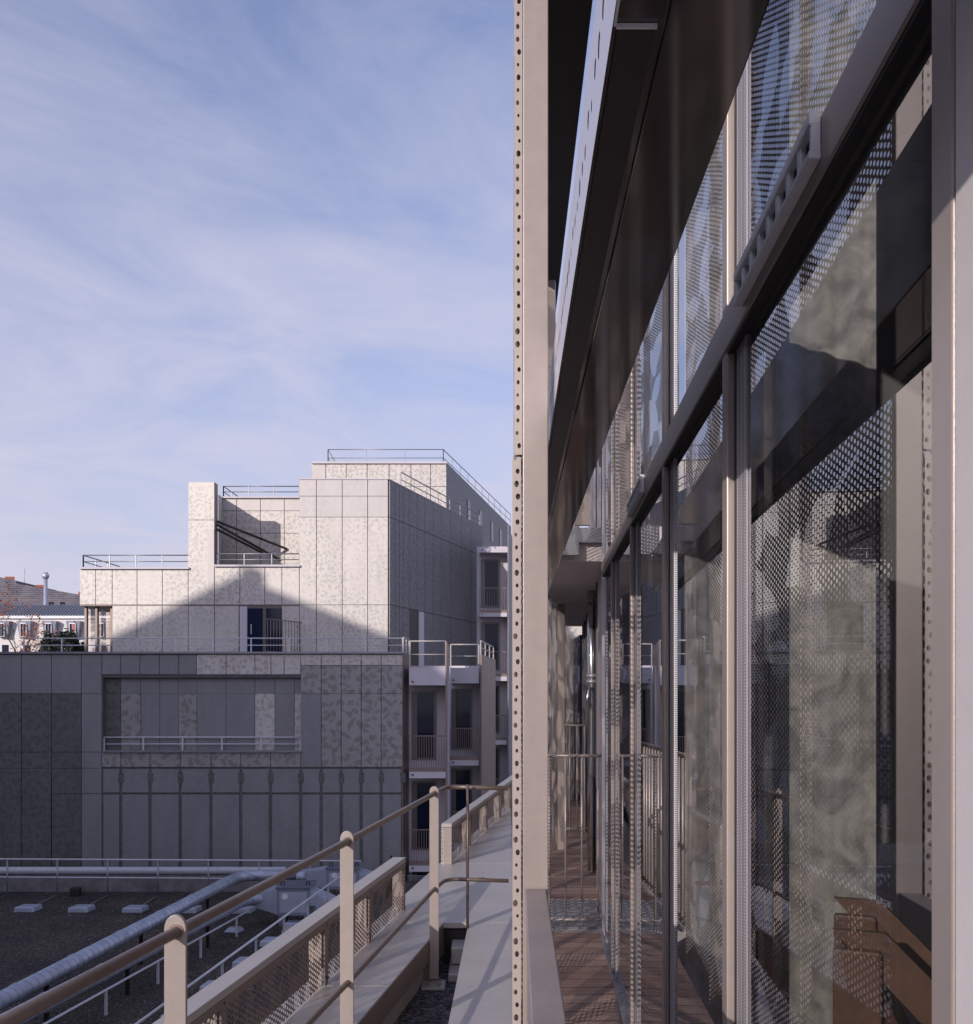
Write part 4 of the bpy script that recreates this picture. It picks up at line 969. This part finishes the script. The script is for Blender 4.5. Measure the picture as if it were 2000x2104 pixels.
# ---- trees
def tree(name, label, px, D, ybase, ytop, wpx, mleaf, nleaf, bare, seed, lsize):
    rr = random.Random(seed); base = Vector((PX(px, D), D, -14)); top = PZ(ytop, D)
    t_ = thing(name, label, 'tree', base); H = top + 14; Wd = wpx / F * D / 2
    mb = MB(); tips = []
    def grow(p, d, L, r, lev):
        pts = [p]; rad = [r]
        for k in range(4):
            d = (d + Vector((rr.uniform(-1, 1), rr.uniform(-1, 1), rr.uniform(-.2, .6))) * (.16 if lev else .04)).normalized(); p = p + d * (L / 4); pts.append(p); rad.append(r * (1 - .16 * (k + 1)))
        mb.tube(pts, r, 6, radii=rad, cap=False); tips.append((pts[-1], lev)); tips.append((pts[2], lev))
        if lev < (4 if bare else 2):
            for k in range(3 if lev else 5):
                a = rr.uniform(0, 6.28); tilt = rr.uniform(.35, .8)
                nd = (d + Vector((math.cos(a), math.sin(a), 0)) * tilt).normalized(); grow(pts[rr.choice((2, 3, 4))], nd, L * (.24 if bare and lev == 0 else .66), rad[3] * .6, lev + 1)
    grow(Vector((0, 0, 0)), Vector((0, 0, 1)), H * .74 if bare else H * .55, H * .011, 0)
    mb.build('trunk', M['bark'], t_)
    lf = MB(); cs = [p for p, l in tips if l >= 2] or [p for p, l in tips]
    for k in range(nleaf):
        if bare: c = rr.choice(cs) + Vector([rr.gauss(0, .16) for _ in range(3)])
        else:
            a, u, v_ = rr.uniform(0, 6.28), rr.uniform(-1, 1), rr.random() ** .4
            c = Vector((math.cos(a) * Wd * v_ * math.sqrt(1 - u * u), math.sin(a) * Wd * v_ * math.sqrt(1 - u * u), H - 2.2 + u * 2.1 + rr.gauss(0, .15)))
            c += Vector([math.sin(c.x * 3.1) * .2, 0, math.sin(c.x * 5 + c.y * 3) * .25])
        a = Vector([rr.uniform(-1, 1) for _ in range(3)]).normalized(); b_ = a.cross(Vector([rr.uniform(-1, 1) for _ in range(3)])).normalized(); s = lsize * rr.uniform(.6, 1.3)
        lf.face([c - a * s, c + b_ * s * .5, c + a * s, c - b_ * s * .5])
    lf.build('crown', M[mleaf], t_)
tree('bare_tree', 'nearly bare autumn tree with rusty orange leaves at the far left', 40, 62, 1340, 1222, 110, 'leaf_orange', 1500, True, 5, .10)
tree('autumn_tree', 'low autumn tree cut by the left picture edge', 2, 66, 1340, 1290, 90, 'leaf_orange', 900, True, 11, .10)
tree('evergreen_shrub', 'dark rounded evergreen crown beside the bare tree above the front block', 128, 58, 1340, 1303, 110, 'leaf_dark', 6000, False, 8, .16)

# ================================================================== HOUSE BEHIND THE VIEWPOINT (its gable throws the roof-shaped shadow)
YO = -6.0
def back(px, py, D):                                  # where the sun ray through that photo point crosses the plane of the gable
    p = pt(px, py, D); t_ = (D - YO) / to_sun.y; q = p - to_sun * t_
    return (q.x, YO, q.z)
pk, a1, b1 = back(490, 1183, D2), back(232, 1308, D2), back(796, 1306, D2)
c1, c2_ = back(770, 1339, D1), back(828, 1370, D1)
prof = [(-75, YO, -14), (-75, YO, a1[2] - 1.0), (a1[0] - 6, YO, a1[2] - 1.0), a1, pk, b1, c1, c2_, (c2_[0] + 4.2, YO, c2_[2] - 4.5), (c2_[0] + 4.2, YO, 4.9), (-13.4, YO, 4.9), (-13.4, YO, 2.2), (-9.2, YO, 2.2), (-9.2, YO, -14)]
gb = thing('gabled_house', 'tall gabled house behind the viewpoint whose roof shades the pale facade', 'house', (-30, YO, -14))
mb = MB().prism(prof, (0, -1, 0), 9); o = mb.build('wall', M['stone']); o.parent = gb; o.location = -gb.location
ck = back(497, 1158, D2); mb = MB().box(ck[0] - .25, ck[0] + .25, YO - 1.0, YO - .4, pk[2] - 1.5, ck[2]); o = mb.build('chimney', M['house_white']); o.parent = gb; o.location = -gb.location
for i in range(6):
    for j in range(5):
        x = -44 + i * 3.6; z = -8 + j * 3.2; mb = MB().box(x, x + 1.2, YO + .002, YO + .05, z, z + 1.8); o = mb.build('window', M['far_glass']); o.parent = gb; o.location = -gb.location
